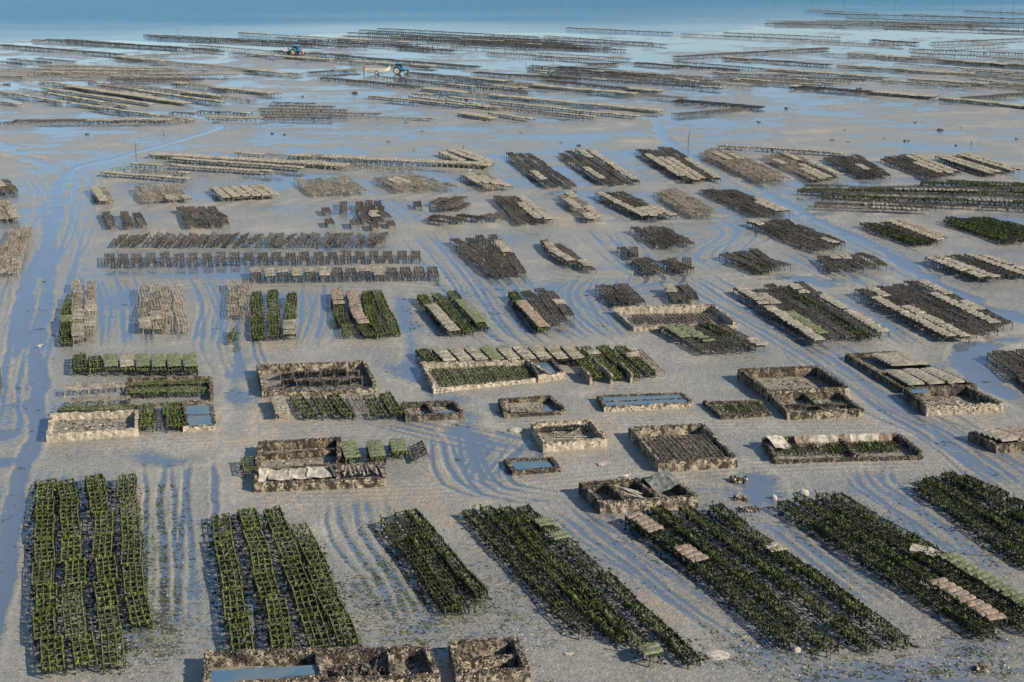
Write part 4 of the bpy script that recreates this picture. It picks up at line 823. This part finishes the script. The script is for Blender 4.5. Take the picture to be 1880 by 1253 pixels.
for (xa, ya, xb, yb, st, share, wd) in sorted(FAR, key=lambda f: (f[1] + f[3])):
    z0 = -.06 - .24 * min(1, max(0, (150 - (ya + yb) / 2) / 110)) if (ya + yb) / 2 < 240 else 0
    a, b = G(xa, ya, .55 + z0), G(xb, yb, .55 + z0); d = b - a; L = d.length; d.normalize(); nrm = Vector((-d.y, d.x, 0)); wid = .95 * wd + (.25 if wd > 1 else 0)
    zn = zone((xa + xb) / 2); cnt[zn] = cnt.get(zn, 0) + 1
    desc = ('long' if L > 40 else 'short') + (' pale bag-topped' if st == 'p' and share > .35 else ' pale open' if st == 'p' else ' dark')
    root = empty('oyster_rack', (a.x, a.y, 0), f'{desc} rack, {nth(cnt[zn])} down from the sea in the {zn} of the photo', 'oyster rack', 'racks far out on the wet flats')
    mb = MB(); lg = MB(); m = M_BARE if st == 'p' else M_DARK; o = Vector((0, 0, .55 + z0)); n = max(2, int(L / 1.5)); wob = [R.uniform(-.12, .12) for _ in range(n + 2)]; sagz = [R.uniform(-.07, .05) for _ in range(n + 2)]
    rails = 2 * wd
    for k in range(n):
        for j in range(rails):
            off = (j / (rails - 1) - .5) * wid if rails > 1 else 0
            p = d * (k * L / n) + nrm * (off + wob[k]) + o + Vector((0, 0, sagz[k])); q = d * ((k + 1) * L / n) + nrm * (off + wob[k+1]) + o + Vector((0, 0, sagz[k+1])); mb.tube(p, q, .045, cap=False, n=3)
            lg.tube(p, p + Vector((R.uniform(-.12, .12), R.uniform(-.12, .12), -.85)), .05, n=3, cap=False)
            lg.tube(p.lerp(q, .5), p.lerp(q, .5) + Vector((R.uniform(-.12, .12), 0, -.85)), .04, n=3, cap=False)
            for _ in range(5 if st == 'k' else 3): mb.lump(p.lerp(q, R.random()) + Vector((0, 0, -abs(R.gauss(0, .16)))), R.uniform(.07, .16))
        p = d * (k * L / n) + nrm * wob[k] + o; mb.tube(p - nrm * wid / 2, p + nrm * wid / 2, .04, cap=False, n=3)
        if share and vnoise(np.array([[a.x + k * .9, a.y * 3]]), 5.0, int(xa + ya))[0] < share * .95 + .02:
            for e in range(3):
                for jj in range(wd): far_bag(Vector((a.x, a.y, 0)) + p + d * (e * .5) + nrm * ((jj - (wd - 1) / 2) * 1.08 + R.uniform(-.08, .08)) + Vector((0, 0, .05 + sagz[k])), math.atan2(d.y, d.x) - math.pi / 2, 'grey', 1.08)
    mb.build('frame', m, root); q = lg.build('legs', m, root); q['kind'] = 'stuff'
# the one mass of bags too many to tell apart
V = np.concatenate(FARBAG_V); me = bpy.data.meshes.new('oyster_bags'); me.from_pydata(V.tolist(), [], FARBAG_F)
for m in (M_BAG, M_BAGG, M_BAGP): me.materials.append(m)
me.polygons.foreach_set('material_index', FARBAG_M); me.update()
tag(link('oyster_bags', me), 'mass of grey mesh bags laid out on the farther racks', 'oyster bags', kind='stuff')

# ------------------------------------------------------------------ tractors, boat on its trailer, people
def paint(name, c, r=.45): return mat(name, c, r, var=.3, scale=2, spec=.4)
M_BLUE = paint('blue_tractor_paint', (.03, .17, .36)); M_CYAN = paint('sun_faded_blue_paint', (.10, .34, .48)); M_TYRE = mat('muddy_tyre', (.05, .045, .04), .9); M_RIM = paint('cream_rim_paint', (.62, .55, .40)); M_GLASS = mat('dark_cab_glass', (.03, .04, .05), .1, spec=.6)
M_HULL = mat('cream_hull_paint', (.68, .60, .45), .5, c2=(.5, .43, .31), scale=1.5); M_STEEL = mat('galvanised_steel', (.45, .44, .42), .6); M_BLACK = mat('black_rubber_and_iron', (.03, .03, .035), .7); M_RED = paint('red_cloth', (.55, .13, .07), .8); M_NAVY = paint('dark_cloth', (.03, .04, .07), .8); M_SKIN = mat('skin', (.5, .3, .2), .6, var=.1); M_PINK = paint('pink_cloth', (.60, .30, .28), .8); M_WHITEL = paint('white_crate_plastic', (.7, .68, .64), .6)
def wheel(root, c, r, wd, rim):
    mb = MB(); n = 20; vs = []
    prof = [(r * .55, -wd/2), (r * .9, -wd/2), (r, -wd/3), (r, wd/3), (r * .9, wd/2), (r * .55, wd/2)]
    for k in range(n):
        t = 2 * math.pi * k / n; lug = 1.03 if k % 2 else .98
        for (q, y) in prof: vs.append((math.cos(t) * q * (lug if q > r * .8 else 1), y, math.sin(t) * q * (lug if q > r * .8 else 1)))
    m = len(prof); mb.add(vs, [(k*m+j, k*m+(j+1) % m, ((k+1) % n)*m+(j+1) % m, ((k+1) % n)*m+j) for k in range(n) for j in range(m)])
    e = link('wheel', None, root, c); mb.build('tyre', M_TYRE, e)
    mb = MB(); mb.disc((0, 0, 0), (0, 1, 0), r * .72, wd * 1.02, 0, 16); mb.disc((0, 0, 0), (0, 1, 0), r * .2, wd * 1.12, 0, 8); mb.build('rim', rim, e)
def tractor(p, rz, label, rim):
    t = empty('tractor', p, label, 'tractor'); t.rotation_euler.z = rz     # faces +X
    for sy in (-1, 1): wheel(t, (-.75, sy * .78, .78), .80, .42, rim); wheel(t, (1.25, sy * .72, .48), .50, .30, rim)
    mb = MB(); mb.box((.2, 0, .8), (2.9, .5, .35)); mb.tube((1.25, -.7, .5), (1.25, .7, .5), .07); mb.tube((-.75, -.75, .78), (-.75, .75, .78), .1); mb.build('chassis', M_BLACK, t)
    mb = MB(); mb.add([(.35,-.36,.95),(1.75,-.30,.95),(1.75,.30,.95),(.35,.36,.95),(.35,-.36,1.5),(1.7,-.27,1.38),(1.7,.27,1.38),(.35,.36,1.5),(.9,-.28,1.56),(.9,.28,1.56)], [(0,1,5,8,4),(1,2,6,5),(2,3,7,9,6),(3,0,4,7),(4,8,9,7),(8,5,6,9)]); mb.build('bonnet', M_CYAN, t)
    mb = MB(); mb.box((1.765, 0, 1.15), (.03, .45, .35)); mb.build('grille', M_BLACK, t)
    mb = MB()
    for x, y in ((.3,-.55),(.3,.55),(-1.1,-.6),(-1.1,.6)): mb.tube((x, y, 1.0), (x * .92, y * .92, 2.35), .05)
    mb.box((-.4, 0, 1.05), (1.5, 1.15, .12)); mb.build('cab_frame', M_BLUE, t)
    mb = MB(); mb.box((-.4, 0, 1.72), (1.28, 1.06, 1.1)); mb.build('cab_glass', M_GLASS, t)
    mb = MB(); mb.box((-.4, 0, 2.42), (1.6, 1.25, .12)); mb.box((-.4, 0, 2.51), (1.3, 1.0, .07)); mb.build('roof', M_CYAN, t)
    for sy in (-1, 1):
        mb = MB()
        for k in range(6):
            a0, a1 = math.pi * (.15 + .12 * k), math.pi * (.15 + .12 * (k + 1)); f = lambda a, y, rr: (-.75 + math.cos(a) * rr, y, .78 + math.sin(a) * rr)
            mb.add([f(a0, sy*.55, .92), f(a1, sy*.55, .92), f(a1, sy*1.02, .92), f(a0, sy*1.02, .92), f(a0, sy*.55, .97), f(a1, sy*.55, .97), f(a1, sy*1.02, .97), f(a0, sy*1.02, .97)], [(0,1,2,3),(4,7,6,5),(0,4,5,1),(3,2,6,7),(0,3,7,4),(1,5,6,2)])
        mb.build('mudguard', M_CYAN, t)
    mb = MB(); mb.tube((1.0, .2, 1.45), (1.0, .2, 2.2), .045, n=6); mb.build('exhaust_pipe', M_BLACK, t)
    for sy in (-1, 1): mb = MB(); mb.disc((1.77, sy * .2, 1.28), (1, 0, 0), .08, .05, 0, 10); mb.build('headlight', M_WHITEL, t)
    return t
p = G(736, 136); tractor((p.x, p.y, -.05), -.12, 'blue-roofed tractor with cream wheels hitched to the boat trailer', M_RIM)
p2 = G(546, 101); tractor((p2.x, p2.y, -.1), -.3, 'small blue tractor far out beside a long rack near the sea', M_RIM)
# trailer and boat
bt = G(693, 136.5); ang = -.04
tr = empty('boat_trailer', (bt.x, bt.y, -.05), 'low steel trailer carrying the cream boat behind the tractor', 'trailer'); tr.rotation_euler.z = ang
mb = MB()
for sy in (-.5, .5): mb.tube((-2.0, sy, .45), (2.4, sy, .45), .06)
for x in (-1.9, -.6, .7, 2.3): mb.tube((x, -.5, .45), (x, .5, .45), .05)
mb.tube((2.4, 0, .45), (3.6, 0, .5), .06); mb.tube((-.1, -.75, .42), (-.1, .75, .42), .05); mb.tube((-.1, -.5, .42), (-.1, -.5, .45), .05); mb.tube((-.1, .5, .42), (-.1, .5, .45), .05); mb.build('chassis', M_STEEL, tr)
for sy in (-1, 1): wheel(tr, (-.1, sy * .8, .40), .42, .24, M_STEEL)
mb = MB(); mb.tube((2.75, -.3, .6), (2.75, -.3, 2.3), .05, n=6); mb.build('mast', M_WHITEL, tr)
boat = empty('flat_boat', (bt.x, bt.y, .47), 'cream flat-bottomed work boat with raised bow riding on the trailer', 'boat'); boat.rotation_euler.z = ang
mb = MB(); st = [(-2.6, .80, .02, .62), (-1.2, .88, 0, .62), (.4, .88, 0, .64), (1.5, .78, .05, .74), (2.4, .50, .25, .98), (2.9, .14, .62, 1.22)]; vs = []
for (x, hw, zb, zt) in st:
    vs += [(x, -hw * .8, zb), (x, -hw, zt), (x, -hw + .07, zt), (x, -hw * .78, zb + .07), (x, hw * .78, zb + .07), (x, hw - .07, zt), (x, hw, zt), (x, hw * .8, zb)]
fs = [(k*8+j, (k+1)*8+j, (k+1)*8+(j+1) % 8, k*8+(j+1) % 8) for k in range(len(st)-1) for j in range(8)] + [(0,1,2,3,4,5,6,7), tuple((len(st)-1)*8 + j for j in range(8))[::-1]]
mb.add(vs, fs); mb.build('hull', M_HULL, boat)
for x in (-1.6, .2, 1.6): mb = MB(); mb.box((x, 0, .48), (.28, 1.5, .05)); mb.build('thwart', M_PLANK, boat)
mb = MB(); mb.box((-2.62, 0, .36), (.08, 1.5, .6)); mb.build('transom', M_HULL, boat)
# outrigger trailer of the second tractor
t2 = G(530, 100.5); fl = empty('flat_trailer', (t2.x, t2.y, -.1), 'dark flat trailer behind the far blue tractor', 'trailer'); fl.rotation_euler.z = -.3
mb = MB(); mb.box((0, 0, .85), (3.4, 1.7, .16)); mb.build('bed', M_BLACK, fl); mb = MB(); mb.tube((1.7, 0, .75), (2.6, 0, .7), .06); mb.build('drawbar', M_BLACK, fl)
for x, y in ((-1.65, -.8), (-1.65, .8), (1.65, -.8), (1.65, .8)): mb = MB(); mb.tube((x, y, .9), (x, y, 1.5), .04); mb.build('stake', M_BLACK, fl)
for sy in (-1, 1): wheel(fl, (-.4, sy * .95, .42), .42, .26, M_STEEL)
for k in range(4):
    mb = MB(); mb.box((0, 0, .2), (.75, .55, .40)); mb.box((0, 0, .42), (.80, .60, .05)); o = mb.build('crate', M_WHITEL, None, Vector((t2.x, t2.y, .83)) + Vector((-.9 + k * .7, -.1, .4 if k == 2 else 0)) if k != 2 else Vector((t2.x - .2, t2.y, 1.28)))
    tag(o, f'white crate, {nth(k+1)} from left, loaded on the far flat trailer', 'crate', 'crates on the far trailer')

def person(p, rz, lean, label, coat, trousers):
    """one continuous skinned body, arms reaching forward, facing +X"""
    J = {'pel': (0, 0, .95), 'che': (lean * .35, 0, 1.32), 'nek': (lean * .5, 0, 1.50), 'hed': (lean * .58 + .03, 0, 1.66), 'top': (lean * .6 + .03, 0, 1.76)}
    for s_, n_ in ((-1, 'r'), (1, 'l')):
        J['hip' + n_] = (0, s_ * .10, .90); J['kne' + n_] = (.06 * s_, s_ * .12, .50); J['ank' + n_] = (.10 * s_ - .04, s_ * .13, .08); J['toe' + n_] = (.10 * s_ + .13, s_ * .14, .04)
        J['sho' + n_] = (lean * .42, s_ * .19, 1.42); J['elb' + n_] = (lean * .5 + .12, s_ * .25, 1.14); J['wri' + n_] = (lean * .6 + .34, s_ * .2, 1.05)
    E = [('pel', 'che'), ('che', 'nek'), ('nek', 'hed'), ('hed', 'top')]
    for n_ in 'rl': E += [('pel', 'hip' + n_), ('hip' + n_, 'kne' + n_), ('kne' + n_, 'ank' + n_), ('ank' + n_, 'toe' + n_), ('che', 'sho' + n_), ('sho' + n_, 'elb' + n_), ('elb' + n_, 'wri' + n_)]
    rad = {'pel': .17, 'che': .19, 'nek': .06, 'hed': .10, 'top': .07, 'hip': .10, 'kne': .065, 'ank': .05, 'toe': .04, 'sho': .075, 'elb': .05, 'wri': .04}
    ks = list(J); me = bpy.data.meshes.new('body'); me.from_pydata([J[k] for k in ks], [(ks.index(a), ks.index(b)) for a, b in E], []); me.update()
    o = link('person', me, None, p, (0, 0, rz)); sk = o.modifiers.new('skin', 'SKIN'); lay = me.skin_vertices[0] if len(me.skin_vertices) else None
    if lay is None:
        bpy.context.view_layer.objects.active = o; bpy.ops.mesh.customdata_skin_add(); lay = me.skin_vertices[0]
    for i, k in enumerate(ks): r = rad[k[:3]]; lay.data[i].radius = (r, r)
    lay.data[ks.index('pel')].use_root = True
    o.modifiers.new('sub', 'SUBSURF').levels = 1; o.modifiers['sub'].render_levels = 1
    m = bpy.data.materials.new('clothes_and_skin'); m.use_nodes = True; n = m.node_tree; b = n.nodes['Principled BSDF']; tc = n.nodes.new('ShaderNodeTexCoord'); sp = n.nodes.new('ShaderNodeSeparateXYZ'); rp = n.nodes.new('ShaderNodeValToRGB'); dv = n.nodes.new('ShaderNodeMath'); dv.operation = 'DIVIDE'; dv.inputs[1].default_value = 2
    n.links.new(tc.outputs['Object'], sp.inputs[0]); n.links.new(sp.outputs['Z'], dv.inputs[0]); n.links.new(dv.outputs[0], rp.inputs[0]); rp.color_ramp.interpolation = 'CONSTANT'
    e = rp.color_ramp.elements; e[0].color = (.02, .03, .02, 1); e[1].position = .20; e[1].color = (*trousers, 1); x = e.new(.47); x.color = (*coat, 1); x = e.new(.765); x.color = (.45, .27, .19, 1); x = e.new(.855); x.color = (.05, .03, .02, 1)
    n.links.new(rp.outputs[0], b.inputs['Base Color']); b.inputs['Roughness'].default_value = .8; me.materials.append(m)
    tag(o, label, 'person')
q = G(668, 134); person((q.x, q.y, -.05), 0.0, .5, 'person in a red coat and dark trousers leaning at the stern of the boat', (.55, .14, .08), (.04, .05, .08))
q = G(557, 102.5); person((q.x, q.y, -.08), math.pi, .4, 'person in pink clothes standing in front of the far blue tractor', (.62, .32, .30), (.50, .25, .24))

# ------------------------------------------------------------------ posts, rocks, shells, strandline
for k, (x, y0, y1) in enumerate(((1550,13,1),(1643,15,4),(1749,18,7),(1860,21,4),(1750,6,2),(1492,7,1),(375,32,24),(326,57,50),(387,63,56),(1028,5,0),(1090,3,-3),(966,126,113),(1278,107,102),(848,80,74),(1783,268,258),(1263,272,240),(250,290,262),(1838,22,12),(1424,8,2),(850,276,265),(301,250,238),(978,124,116),(1655,15,9),(1015,121,115))):
    a = G(x, y0); hgt = max(.6, (y0 - y1) / (F / a.length)); mb = MB(); L0 = Vector((R.uniform(-.12, .12), 0, hgt)); mb.tube((0, 0, -.6), L0 * .5, .05, n=6, r2=.045); mb.tube(L0 * .5, L0 + Vector((R.uniform(-.1, .1), 0, 0)), .045, n=6, r2=.035)
    for _ in range(6): mb.lump(L0 * R.uniform(.05, .3), .055)
    tag(mb.build('marker_post', M_POST, None, (a.x, a.y, -.1)), f'thin dark marker post, {nth(k+1)} of the scattered stakes, in {"the sea" if y0 < 90 else "wet mud"}, {zone(x)}', 'post', 'marker posts on the flats')
rocks = [(1727,240,.6),(1764,236,.3),(1662,260,.5),(1755,268,.3),(1527,258,.35),(1557,262,.3),(1622,255,.3),(1866,256,.4),(1579,165,.7),(1443,200,.5),(1394,225,.4),(1551,240,.3),(1680,226,.3),(745,227,.45),(775,242,.3),(160,247,.4),(500,246,.35),(523,248,.35),(855,185,.5),(957,245,.3),(652,172,.6),(12,156,.6),(165,152,.7),(556,178,.4),(1062,268,.4),(712,261,.3),(760,277,.25),(822,276,.3),(1030,262,.3)]
for k, (x, y, r) in enumerate(rocks):
    mb = MB(); r *= .75
    for _ in range(7): mb.lump((R.gauss(0, r * .5), R.gauss(0, r * .3), r * R.uniform(.1, .45)), r * R.uniform(.4, .7), 0, .8)
    tag(mb.build('weedy_rock', M_ROCK, None, G(x, y)), f'small dark weedy rock, {nth(k+1)} of the rocks dotted over the shiny flats', 'rock', 'rocks on the shiny flats')
for k, (x, y, lab, rx, ry, rz_) in enumerate(((1356,885,'long encrusted block lying in the wet mud behind the sixth bed', .7, .35, .25), (1360,918,'dark low clump beside the runnel by the sixth bed', .5, .3, .15), (1375,938,'flat weedy clump nearest the sixth bed', .8, .4, .12), (1800,1230,'weedy clump near the bottom right corner', .4, .3, .1))):
    mb = MB()
    for _ in range(90): mb.lump((R.uniform(-1, 1) * rx * .7, R.uniform(-1, 1) * ry * .7, R.uniform(0, rz_)), R.uniform(.09, .15), 0 if R.random() < .75 else 1)
    tag(mb.build('encrusted_clump', [M_CRUST, M_CRUSTP], None, G(x, y)), lab, 'clump')
def pale(x, y, size, lab, cat, name):
    mb = MB(); n = 14; vs = [(0, 0, size[2])]; 
    for rr, zz in ((.55, .95), (.9, .6), (1.0, 0)):
        for k in range(n): t = 2 * math.pi * k / n; q = rr * R.uniform(.93, 1.07); vs.append((math.cos(t) * q * size[0], math.sin(t) * q * size[1], zz * size[2]))
    fs = [(0, 1 + k, 1 + (k + 1) % n) for k in range(n)] + [(1 + r_*n + k, 1 + (r_+1)*n + k, 1 + (r_+1)*n + (k+1) % n, 1 + r_*n + (k+1) % n) for r_ in range(2) for k in range(n)]
    mb.add(vs, fs); tag(mb.build(name, M_PALE, None, G(x, y)), lab, cat)
pale(1317, 1203, (.62, .48, .07), 'flat white oval disc lying on the mud near the bottom edge', 'disc', 'white_disc')
pale(1462, 1196, (.2, .17, .28), 'tan boulder in front of the fifth foreground bed', 'boulder', 'boulder')
pale(1476, 908, (.32, .25, .3), 'whitish float lying on the far end of the sixth bed', 'float', 'float')
pale(1421, 916, (.2, .18, .25), 'small pale stone at the far left corner of the sixth bed', 'stone', 'stone')
pale(1164, 812, (.25, .2, .25), 'bluish white lump in the pool left of the mossy tank', 'lump', 'pale_lump')
pale(948, 792, (.6, .4, .22), 'pinkish shell heap left of the pale square tank', 'heap', 'shell_heap')
pale(1162, 648, (.5, .35, .35), 'pale rounded sack lying on the green bed right of the long tank', 'sack', 'sack')
pale(1205, 455, (.25, .2, .4), 'white float in front of the bushy bed', 'float', 'float')
slab(G(1700, 1012, .55), (1.6, .8, .06), -.4, (.1, .1), M_SHEET, 'concrete_plate', 'broken pale plate lying across the sixth foreground bed', 'plate')
slab(G(1110, 852, .08), (.9, .5, .05), .2, (0, 0), M_SHEET, 'concrete_plate', 'small pale plate on the mud right of the low pool tank', 'plate')
slab(G(1045, 1200, .06), (.4, .25, .03), .3, (0, 0), M_SHEET, 'concrete_plate', 'tiny white plate among the shells at the bottom', 'plate')

# shells and stranded weed: uncountable litter
def scatter(n, gen, mk, name, mats, label, cat):
    mb = MB()
    for _ in range(n):
        x, y = gen(); mk(mb, G(x, y, .015))
    tag(mb.build(name, mats), label, cat, kind='stuff')
def shell_at():
    q = R.random()
    if q < .40: return R.gauss(1080, 90), R.gauss(1195, 35)
    if q < .52: return R.gauss(150, 90), R.gauss(1215, 30)
    if q < .70: return R.uniform(1300, 1880), R.gauss(1195, 35)
    if q < .85: return R.uniform(20, 1880), R.uniform(900, 1253)
    return R.uniform(0, 1880), R.uniform(600, 1250)
scatter(2000, shell_at, lambda mb, p: mb.lump(p, R.uniform(.02, .055), 0, .5), 'shell_litter', [M_SHELL], 'white oyster shells strewn over the mud', 'shells')
def strand(mb, p):
    n = R.randrange(3, 12); a = R.gauss(0, .5); L_ = R.uniform(.2, .9)
    for _ in range(n):
        c = p + Vector((R.gauss(0, L_), R.gauss(0, L_ * .45), 0)); q = c + Vector((math.cos(a), math.sin(a), 0)) * R.uniform(.08, .35); b_ = a + R.gauss(0, .7); mb.tube(c, c + Vector((math.cos(b_), math.sin(b_), 0)) * R.uniform(.05, .28), R.uniform(.008, .028), n=3)
def strand_at():
    q = R.random()
    if q < .22: return R.uniform(255, 330), R.uniform(890, 1240)
    if q < .42: return R.gauss(820, 120), R.gauss(1120, 50)
    if q < .55: return R.uniform(1250, 1880), R.uniform(1150, 1250)
    if q < .62: return R.uniform(640, 720), R.uniform(960, 1180)
    if q < .72: return R.gauss(850, 60), R.gauss(580, 40)
    return R.uniform(0, 1880), R.uniform(420, 1250)
scatter(1700, strand_at, strand, 'stranded_weed', [M_DEBRIS], 'dark strands of weed lying on the mud', 'seaweed')
def under_at():
    r_ = R.choice(UNDER); t = R.random(); k = R.randrange(len(r_) - 1); return r_[k][0] + (r_[k+1][0] - r_[k][0]) * t + R.gauss(0, 16), r_[k][1] + (r_[k+1][1] - r_[k][1]) * t + R.gauss(8, 4)
UNDER = [[(82,890),(80,1112),(99,1235)], [(118,890),(131,1010),(155,1228)], [(180,890),(192,1078),(211,1228)], [(233,890),(245,1078),(257,1150)], [(402,950),(449,1200)], [(449,950),(524,1200)], [(500,950),(592,1194)], [(546,970),(640,1190)],
  [(706,960),(825,1122)], [(745,950),(870,1110)], [(858,945),(1072,1165)], [(890,940),(1140,1178)], [(925,940),(1205,1210)], [(962,940),(1280,1215)], [(1160,960),(1460,1190)], [(1205,940),(1530,1195)], [(1258,940),(1600,1192)], [(1308,940),(1663,1185)],
  [(1440,935),(1815,1168)], [(1470,920),(1835,1150)], [(1503,920),(1880,1148)], [(1535,920),(1880,1120)], [(1688,895),(1880,1040)], [(1708,885),(1880,1005)], [(1732,876),(1880,960)]]
scatter(1900, under_at, strand, 'fallen_weed', [M_DEBRIS], 'dark fallen weed and grit under the foreground trestles', 'seaweed')
def lumps_bulk(name, pts, size, m, label, cat):
    n = len(pts); O = np.array([(1,0,0),(0,1,0),(-1,0,0),(0,-1,0),(0,0,.6),(0,0,-.4)], float); v = O[None] * size[:, None, None] * NP.uniform(.5, 1.4, (n, 6, 1)); a = NP.uniform(0, 6.28, n)
    x = v[..., 0] * np.cos(a)[:, None] - v[..., 1] * np.sin(a)[:, None]; y = v[..., 0] * np.sin(a)[:, None] + v[..., 1] * np.cos(a)[:, None]
    V = np.stack([x, y, v[..., 2]], -1) + pts[:, None, :]; T = np.array([(0,1,4),(1,2,4),(2,3,4),(3,0,4),(1,0,5),(2,1,5),(3,2,5),(0,3,5)])
    Fc = (T[None] + (np.arange(n) * 6)[:, None, None]).reshape(-1, 3); me = bpy.data.meshes.new(name); me.vertices.add(n * 6); me.vertices.foreach_set('co', V.ravel())
    me.loops.add(Fc.size); me.loops.foreach_set('vertex_index', Fc.ravel().astype(np.int32)); me.polygons.add(len(Fc)); me.polygons.foreach_set('loop_start', np.arange(0, Fc.size, 3, dtype=np.int32)); me.update(calc_edges=True)
    me.materials.append(m); tag(link(name, me), label, cat, kind='stuff')
pts = []
for r_ in UNDER:
    for (x0, y0), (x1, y1) in zip(r_[:-1], r_[1:]):
        a, b = G(x0, y0), G(x1, y1); L_ = (b - a).length
        for _ in range(int(L_ * 62)): q = a.lerp(b, R.random()); pts.append((q.x + R.gauss(0, .42), q.y + R.gauss(0, .3), R.uniform(0, .04)))
pts = np.array(pts); lumps_bulk('trestle_foot_litter', pts, NP.uniform(.03, .13, len(pts)), M_WEEDB, 'dark weed and shell litter matted under the foreground trestles', 'litter')
# a few gulls
for k, (x, y) in enumerate(((862, 316), (1046, 304), (73, 640), (1149, 880), (895, 118))):
    g = G(x, y); mb = MB(); n = 8
    ring = [(-.22, .02, .20), (-.12, .075, .19), (.02, .10, .19), (.13, .085, .21), (.19, .05, .27), (.22, .045, .32), (.27, .035, .33), (.33, .006, .31)]; vs = []
    for (x_, r_, z_) in ring:
        for j in range(n): t = 2 * math.pi * j / n; vs.append((x_, math.cos(t) * r_, z_ + math.sin(t) * r_ * .9))
    fs = [(i*n+j, i*n+(j+1) % n, (i+1)*n+(j+1) % n, (i+1)*n+j) for i in range(len(ring)-1) for j in range(n)]; mb.add(vs, fs)
    for sy in (-1, 1): mb.tube((.02, sy * .035, .12), (.03, sy * .04, -.02), .012)
    tag(mb.build('gull', M_SHELL, None, (g.x, g.y, .03)), ['white gull by the bagged rows of the farthest band', 'white gull left of a dark bed of the farthest band', 'white gull in the left runnel', 'white gull behind the three-bay tank', 'white gull far out on the wet flats'][k], 'gull')
dup = {k: v for k, v in LABELS.items() if len(v) > 1}
print('objects', len(bpy.data.objects), 'bags', NBAG[0], 'dup labels', len(dup), list(dup.items())[:5])
print('long labels', [l for l in LABELS if not 4 <= len(l.split()) <= 16][:10])
